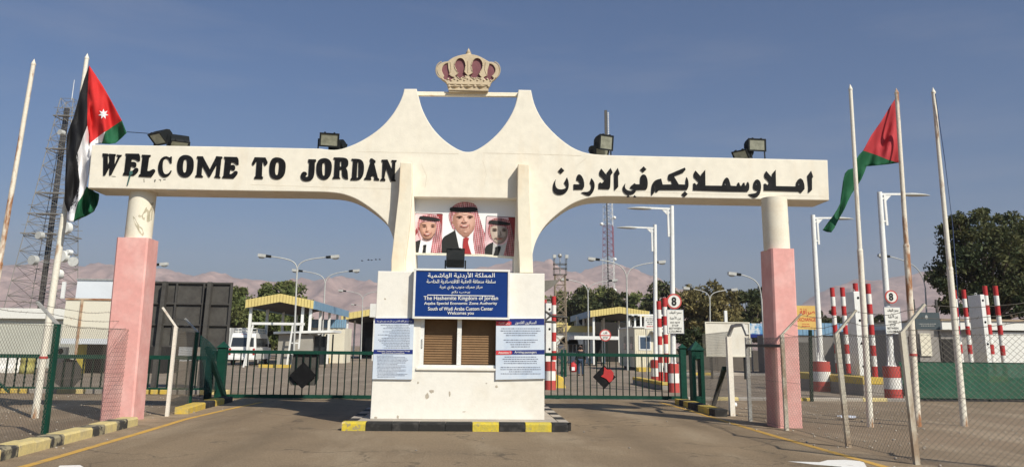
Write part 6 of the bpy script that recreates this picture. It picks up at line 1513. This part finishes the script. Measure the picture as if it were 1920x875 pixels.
# tall red and white guyed mast
T2 = 160.; q0 = at(1140, 560, T2); q1 = at(1137, 262, T2); tm = thing('radio_mast', 'tall slim red and white lattice radio mast beyond the right lane', 'mast', (q0.x, T2, 0))
mb = MB(); c = Vector((q1.x+.35, T2, 0)); mred = M('mast_red', (.34,.06,.06), None, rough=.7); lattice(mb, c, 0, q1.z, 2.5, 1.3, 34, .032, 3, lambda i, n: 0 if (i//5) % 2 == 1 else 1); mb.build('lattice', [mred, white], tm)
MB().bar((c.x-.45, T2-.3, 0), (c.x-.55, T2-.3, q1.z), .30, .2).build('cable_ladder', steelgrey, tm)
zt = at(1137, 207, T2).z; MB().bar((c.x-.4, T2, q1.z-1), (c.x-.4, T2, zt), .55, .3).build('top_aerial', steelgrey, tm)
mb = MB()
for k in range(14): z = q1.z+.8+k*.36; mb.bx(c.x-.02, c.x+.2, T2-.1, T2+.1, z, z+.22)
mb.build('dipole', white, tm)['kind'] = 'stuff'
for k, v in enumerate((408, 420, 486, 544)): q = at((1152, 1128, 1153, 1153)[k], v, T2); mb = MB(); mb.ball(q, .35, 8, 6); mb.tube(q, (c.x, T2, q.z), .05, .05, 4, False); mb.build('antenna', white, tm)
# small lattice mast
T3 = 75.; q = at(1050, 520, T3); sm_ = thing('camera_mast', 'short rusty lattice mast with a railed platform right of the booth', 'mast', (q.x, T3, 0))
mb = MB(); zp_ = at(1050, 515, T3).z; lattice(mb, Vector((q.x, T3, 0)), 0, zp_, 1.1, .9, 9, .032); mb.build('lattice', M('mast_brown', (.30,.24,.17), None, rough=.8), sm_)
mb = MB(); 
for z in (zp_, zp_+.55, zp_+.95):
    for e in (-1, 1): mb.bar((q.x-.55, T3+e*.55, z), (q.x+.55, T3+e*.55, z), .06, .06); mb.bar((q.x+e*.55, T3-.55, z), (q.x+e*.55, T3+.55, z), .06, .06)
for ex in (-1, 1):
    for ey in (-1, 1): mb.bar((q.x+ex*.55, T3+ey*.55, zp_), (q.x+ex*.55, T3+ey*.55, zp_+1.5), .05, .05)
mb.build('platform', steelgrey, sm_)
mb = MB().tube((q.x, T3, zp_), (q.x, T3, at(1050, 482, T3).z), .05, .04, 6); mb.ball((q.x, T3, at(1050, 479, T3).z), .2, 8, 6); mb.build('camera', galv, sm_)
for ex in (-1, 1): MB().box((q.x+ex*.55, T3-.5, zp_+1.6), (.28, .4, .3)).build('lamp', lampgrey, sm_)

# ================================================================== TREES
def tree(name, label, base, blobs, n, leaf, m, seed, trunk_r=.25, droop=0.0, group=None, clumps=50, spread=.34):
    rng = np.random.default_rng(seed); base = Vector(base)
    o = thing(name, label, 'tree', tuple(base), group)
    cl = []; tot = sum(b[3]*b[4]*b[5] for b in blobs)
    for b in blobs:
        k = max(3, int(clumps*b[3]*b[4]*b[5]/tot))
        for _ in range(k):
            d = rng.normal(size=3); d /= np.linalg.norm(d); r = rng.uniform(.35, 1)**.5
            cl.append((b[0]+d[0]*b[3]*r, b[1]+d[1]*b[4]*r, b[2]+d[2]*b[5]*r, min(b[3:6])*rng.uniform(.6, 1.25)*spread))
    cl = np.array(cl); idx = rng.integers(0, len(cl), n); s = cl[idx, 3:4]
    off = rng.normal(size=(n, 3)); off /= np.maximum(1e-6, np.linalg.norm(off, axis=1, keepdims=True)); off *= rng.uniform(0, 1, (n, 1))**.45 * 1.35
    off[:, 2] *= .75
    P_ = cl[idx, :3] + off*s
    if droop: P_[:, 2] -= droop*rng.uniform(0, 1, n)**2
    keep = P_[:, 2] > .15; P_ = P_[keep]; n = len(P_)
    a = rng.normal(size=(n, 3)); a[:, 2] -= droop*.8; a /= np.linalg.norm(a, axis=1, keepdims=True)
    b_ = rng.normal(size=(n, 3)); b_ -= a*(a*b_).sum(1, keepdims=True); b_ /= np.linalg.norm(b_, axis=1, keepdims=True)
    L_ = leaf*rng.uniform(.6, 1.4, (n, 1)); W_ = L_*.42
    V = np.stack([P_-a*L_, P_+b_*W_, P_+a*L_, P_-b_*W_], 1).reshape(-1, 3) - np.array(base)
    me = bpy.data.meshes.new('crown'); me.vertices.add(4*n); me.vertices.foreach_set('co', V.ravel()); me.loops.add(4*n); me.loops.foreach_set('vertex_index', np.arange(4*n)); me.polygons.add(n)
    me.polygons.foreach_set('loop_start', np.arange(n)*4); me.polygons.foreach_set('loop_total', np.full(n, 4)); me.update(); me.validate(); me.materials.append(m)
    co = bpy.data.objects.new('crown', me); C.objects.link(co); co.parent = o
    mb = MB(); top = Vector(blobs[0][:3]); fork = base.lerp(top, .45)
    mb.path([base-ZU*.2, base.lerp(fork, .5)+Vector((rng.uniform(-.1,.1), 0, 0)), fork], [trunk_r, trunk_r*.85, trunk_r*.7], 9)
    for c_ in cl[rng.permutation(len(cl))[:max(8, len(cl)//3)]]:
        e = Vector(c_[:3]); mid = fork.lerp(e, .5)+Vector((rng.uniform(-.2,.2), rng.uniform(-.2,.2), rng.uniform(-.1,.3)))
        mb.path([fork-ZU*.1, mid, e], [trunk_r*.45, trunk_r*.25, trunk_r*.06], 5)
    mb.build('trunk', bark, o)
    return o
def blob(u, v, Y, ru, rv, ry=None):          # crown lobe given by its centre and half sizes seen in the photograph, at distance Y
    p = at(u, v, Y); k = Y/FOC; return (p.x, Y, p.z, ru*k, (ry if ry else ru*k), rv*k)
def foot(u, Y): p = at(u, 640, Y); return (p.x, Y, 0)
tree('broadleaf_tree', 'large dense dark tree at the far right behind the office building', foot(1850, 62), [blob(1850,492,62,88,88), blob(1775,520,61,34,42), blob(1860,412,62,40,30), blob(1795,425,62,34,36), blob(1915,420,63,34,34), blob(1805,520,61,48,70), blob(1900,460,63,62,62), blob(1825,440,62,42,46), blob(1952,520,63,60,80), blob(1770,560,60,30,40), blob(1850,575,61,90,36), blob(1885,425,62,30,30)], 36000, .16, leafB, 3, .38, clumps=230, spread=.30)
tree('acacia_tree', 'feathery green tree with spreading branches left of the yellow canopy', foot(470, 100), [blob(470,586,100,50,40), blob(440,570,100,30,30), blob(458,556,100,26,18), blob(520,556,102,38,26), blob(545,590,101,26,30), blob(430,620,100,30,30), blob(500,620,101,50,36)], 17000, .24, leafD, 7, .3, group='trees behind the canopies', clumps=90, droop=.7)
tree('acacia_tree', 'darker rounded tree rising behind the peak of the left yellow canopy', foot(530, 118), [blob(528,550,118,40,22), blob(558,566,118,28,26), blob(500,560,118,22,16), blob(535,600,118,45,40)], 11000, .27, leafA, 8, .3, group='trees behind the canopies', clumps=70)
tree('acacia_tree', 'small dark tree showing between the posts of the left canopy', foot(570, 112), [blob(572,600,112,14,22), blob(566,620,112,18,26)], 2600, .26, leafB, 9, .2, group='trees behind the canopies', clumps=30)
spec = [(1052,585,130,30,28,leafA,'green tree behind the short lattice mast'), (1090,578,126,28,32,leafB,'dark tree between the two lattice masts'), (1128,576,135,26,34,leafA,'green tree at the foot of the red and white mast'), (1160,574,130,24,30,leafB,'dark tree above the right yellow canopy'), (1200,580,128,34,26,leafA,'green tree between the canopy and the white lamp posts'), (1242,570,122,28,34,leafB,'dark tree behind the white lamp posts')]
for i, (u, v, Y, ru, rv, m, lab) in enumerate(spec):
    tree('leafy_tree', lab, foot(u, Y), [blob(u,v-3,Y,ru*1.1,rv*1.12), blob(u-ru*.5,v+rv*.6,Y,ru*.8,rv*.8), blob(u+ru*.5,v+rv*.5,Y,ru*.7,rv*.7), blob(u,v+rv*1.3,Y,ru*1.0,rv*.9)], 8500, .29, m, 20+i, .3, group='row of trees behind the right canopy', clumps=60)
tree('olive_tree', 'wide brownish olive tree behind the two armed lamp right of the white lamp posts', foot(1318, 92), [blob(1318,566,92,46,32), blob(1350,552,92,28,24), blob(1290,580,91,30,30), blob(1335,600,92,55,36), blob(1375,575,93,18,28), blob(1300,620,92,36,26)], 15000, .21, leafC, 31, .32, clumps=120, droop=.4)
tree('leafy_tree', 'dark green tree just left of the right pink pillar', foot(1402, 98), [blob(1402,580,98,30,34), blob(1425,570,99,22,26), blob(1385,610,98,26,34), blob(1425,610,98,26,30)], 8000, .24, leafB, 33, .3, clumps=70)
for i, (u, v, ru, rv, lab) in enumerate(((1500,592,16,14,'low distant tree touching the right side of the pink pillar'), (1552,594,26,14,'low distant tree behind the first striped barrel'), (1600,598,24,12,'low distant tree behind the four striped posts'), (1645,600,18,10,'low distant tree left of the right speed sign'))):
    tree('leafy_tree', lab, foot(u, 150), [blob(u,v,150,ru,rv), blob(u-ru*.6,v+rv*.4,150,ru*.6,rv*.7), blob(u+ru*.6,v+rv*.5,150,ru*.6,rv*.7), blob(u,v+rv*1.6,150,ru,rv)], 3500, .34, leafB, 40+i, .25, group='low trees beyond the shed', clumps=36)
# shrubs under the olive tree, near fence
tree('shrub', 'dark shrub growing behind the green framed gate post', foot(1296, 58), [blob(1296,640,58,24,26), blob(1312,655,58,20,18)], 3500, .13, leafB, 51, .1, clumps=36)

# ================================================================== PERSON walking away with a red bag
def skin_body(name, label, loc, rot, joints, bones, radii, m, parent=None, sub=2, root=0):
    me = bpy.data.meshes.new(name); me.from_pydata([tuple(j) for j in joints], bones, []); o = bpy.data.objects.new(name, me); C.objects.link(o)
    sk = o.modifiers.new('skin', 'SKIN'); su = o.modifiers.new('smooth', 'SUBSURF'); su.levels = sub; su.render_levels = sub
    if not me.skin_vertices: 
        bpy.context.view_layer.objects.active = o
    lay = me.skin_vertices[0].data if me.skin_vertices else None
    if lay:
        for i, r in enumerate(radii): lay[i].radius = (r if isinstance(r, tuple) else (r, r)); lay[i].use_root = (i == root)
    me.materials.append(m)
    if parent is not None: o.parent = parent
    return o
pp = gp(1089, 704); 
per = thing('person', 'person in a dark top and jeans walking away carrying a red bag', 'person', tuple(pp))
fabric_dark = M('dark_cloth', (.02,.02,.024), None, rough=.9); jeans = M('jeans', (.05,.075,.12), (.03,.05,.09), .4, .7, 4, .9); hair = M('dark_hair', (.012,.010,.009), None, rough=.7); flesh = M('flesh', (.36,.20,.14), None, rough=.6)
# continuous body: torso, neck, head, arms with hands, legs with feet
J = [(0,0,.98),(0,0,1.12),(0,.01,1.30),(0,0,1.42),(0,0,1.50),(0,-.02,1.60),(0,-.02,1.70),
     (-.17,0,1.40),(-.24,.02,1.12),(-.29,-.05,.88),(-.30,-.07,.79),
     (.17,0,1.40),(.25,.03,1.13),(.27,-.05,.90),(.27,-.07,.81),
     (-.095,0,.90),(-.11,-.06,.50),(-.11,.10,.09),(-.11,-.06,.035),
     (.095,0,.90),(.11,.02,.48),(.11,-.02,.07),(.12,-.19,.035)]
Bn = [(0,1),(1,2),(2,3),(3,4),(4,5),(5,6),(3,7),(7,8),(8,9),(9,10),(3,11),(11,12),(12,13),(13,14),(0,15),(15,16),(16,17),(17,18),(0,19),(19,20),(20,21),(21,22)]
J = [(x, -y, z) for x, y, z in J]
Rd = [(.16,.11),(.14,.10),(.17,.11),(.12,.09),.055,.095,.075,.06,.045,.035,.03,.06,.045,.035,.03,.085,.06,.042,.038,.085,.06,.042,.038]
try:
    def chain_body(nm, vs, es, rs, mats_, parent):
        bmx = bmesh.new(); lay = bmx.verts.layers.skin.verify(); bv = []
        for i, p in enumerate(vs):
            v = bmx.verts.new(p); r = rs[i]; v[lay].radius = r if isinstance(r, tuple) else (r, r); v[lay].use_root = (i == 0); bv.append(v)
        for a, b in es: bmx.edges.new((bv[a], bv[b]))
        me = bpy.data.meshes.new(nm); bmx.to_mesh(me); bmx.free(); me.materials.append(mats_)
        o = bpy.data.objects.new(nm, me); C.objects.link(o); o.modifiers.new('skin', 'SKIN'); s_ = o.modifiers.new('smooth', 'SUBSURF'); s_.levels = 1; s_.render_levels = 2
        o.parent = parent; return o
    chain_body('body', J, Bn, Rd, flesh, per)
    # clothes follow the body a little outside it
    chain_body('shirt', [J[i] for i in (1,2,3,7,8,9,11,12,13)]+[(0,0,1.0)], [(9,0),(0,1),(1,2),(2,3),(3,4),(4,5),(2,6),(6,7),(7,8)], [(.165,.125),(.19,.13),(.135,.10),.078,.062,.05,.078,.062,.05,(.18,.13)], fabric_dark, per)
    chain_body('trousers', [J[0],J[15],J[16],J[17],J[19],J[20],J[21]], [(0,1),(1,2),(2,3),(0,4),(4,5),(5,6)], [(.175,.13),.10,.075,.062,.10,.075,.062], jeans, per)
    chain_body('hair', [(0,-.01,1.67),(0,-.04,1.58),(0,-.06,1.46)], [(0,1),(1,2)], [(.105,.095),.08,.05], hair, per)
    hd = Vector((0, .02, 1.63)) + pp
    MB().ball(hd+Vector((0,.10,-.03)), .022, 8, 6, (.7,1,1.2)).build('nose', flesh, per)
    for s_ in (-1, 1):
        MB().ball(hd+Vector((s_*.092,.01,-.02)), .03, 8, 6, (.4,.8,1.2)).build('ear', flesh, per)
        MB().ball(hd+Vector((s_*.034,.088,.0)), .013, 8, 6).build('eye', fabric_dark, per)
    MB().ball(hd+Vector((0,.085,-.065)), .022, 8, 5, (1.2,.5,.35)).build('mouth', redfade, per)
    for s_ in (-1, 1):
        hx = -.30 if s_ < 0 else .27
        for k, ln in enumerate((.075,.085,.08,.06)):
            y = .09-.018*k-.02; chain_body('finger', [(hx, y, .79), (hx, y, .79-ln*.55), (hx-s_*.02, y, .79-ln)], [(0,1),(1,2)], [.010,.009,.008], flesh, per)
        chain_body('thumb', [(hx, .10, .80), (hx-s_*.03, .13, .77), (hx-s_*.035, .13, .73)], [(0,1),(1,2)], [.012,.010,.009], flesh, per)
        chain_body('shoe', [(s_*.11, J[17][1] if s_ < 0 else J[21][1], .05), (s_*.115, (J[17][1] if s_ < 0 else J[21][1])+.17, .04)], [(0,1)], [.055,.045], fabric_dark, per)
except Exception as e:
    print('person', e)
bag = thing('shopping_bag', 'bright red shopping bag in the hand of the walking person', 'bag', (pp.x-.44, pp.y+.05, .22))
bx_, by_ = pp.x-.44, pp.y+.05
mb = MB().lathe((bx_, by_, .20), [(.01,0),(.19,.02),(.23,.22),(.20,.42),(.10,.54),(.02,.57)], 12); mb.v = [((p[0]-bx_)*1.0+bx_, (p[1]-by_)*.6+by_, p[2]) for p in mb.v]
mb.build('sack', red, bag); MB().path([(bx_-.08,by_,.72),(bx_+.05,by_,.82),(bx_+.13,by_,.79),(bx_+.06,by_,.72)], .012, 5).build('handle', red, bag)
mb = MB().bx(bx_-.10, bx_+.08, by_-.147, by_-.143, .30, .50); mb.build('white_print', printwhite, bag)
# small cart beside the green posts
kc = gp(1057, 702); ct = thing('luggage_trolley', 'small dark luggage trolley standing by the twin green posts', 'trolley', tuple(kc))
MB().bar(kc+Vector((-.2,0,.12)), kc+Vector((.35,.1,.9)), .05, .04).bar(kc+Vector((-.2,.2,.12)), kc+Vector((.35,.3,.9)), .05, .04).bar(kc+Vector((-.25,0,.1)), kc+Vector((.15,.2,.1)), .3, .04).build('frame', steelgrey, ct)
for s_ in (0, .25): MB().tube(kc+Vector((-.1,s_-.03,.1)), kc+Vector((-.1,s_+.03,.1)), .1, n=12).build('wheel', tyre, ct)

# ================================================================== BIRDS, LITTER, STONES
random.seed(8)
for i, (u, v) in enumerate(((679, 488.5), (691, 487.2), (697, 487.5), (705, 486.5), (712, 486.2))):
    p = at(u, v, 190); a = random.uniform(.5, 1); b_ = thing('bird', ['leftmost small dark bird flying left of the booth', 'second small dark bird from the left over the mountains', 'middle small dark bird of the five over the mountains', 'fourth small dark bird from the left over the mountains', 'rightmost small dark bird flying near the booth edge'][i], 'bird', tuple(p), 'birds over the mountains')
    MB().ball(p, .13, 8, 5, (2.2,.8,.7)).build('body', dark, b_)
    for s_ in (-1, 1): MB().add([p+Vector((.12,0,.03)), p+Vector((-.12,0,.03)), p+Vector((-.1,s_*.25,.22*a)), p+Vector((-.25,s_*.6,.12*a)), p+Vector((.02,s_*.35,.2*a))], [(0,1,2,4),(2,3,4)]).build('wing', dark, b_)
lb = gp(1597, 786); mb = MB(); random.seed(4)
vs = [lb+Vector((x*.075-.25, y*.08, .03+.07*random.random())) for y in range(4) for x in range(7)]
mb.add(vs, [(y*7+x, y*7+x+1, y*7+x+8, y*7+x+7) for y in range(3) for x in range(6)]); tag(mb.build('plastic_bag', M('pale_plastic', (.50,.52,.58), None, rough=.4), loc=lb), 'crumpled pale plastic bag lying on the gravel by the right flagpoles', 'litter')
wb = gp(1378, 763); tag(MB().ball(wb+ZU*.07, .07, 10, 6).build('white_ball', white, loc=wb), 'small white ball on the ground by the white door frame', 'ball')
mb = MB()
for i in range(900):
    if i % 2: x = random.uniform(6.8, 13); y = random.uniform(10, 26)
    else: x = random.uniform(-13, -7.3); y = random.uniform(12, 27)
    if i % 9 == 0: x = random.choice([-1, 1])*random.uniform(5.9, 7.2); y = random.uniform(11, 26)
    r = random.uniform(.008, .028); mb.ball((x, y, r*.5), r, 5, 3, (1, random.uniform(.7,1.2), .7))
o = mb.build('loose_stones', concrete); o['kind'] = 'stuff'
mb = MB()
for p in ((490,772),(690,800),(1095,810),(1250,790),(905,822),(780,845),(1180,840)):
    q = gp(*p); mb.ball((q.x, q.y, .012), .02, 5, 3, (1,1.2,.6))
o = mb.build('road_grit', concgrey); o['kind'] = 'stuff'
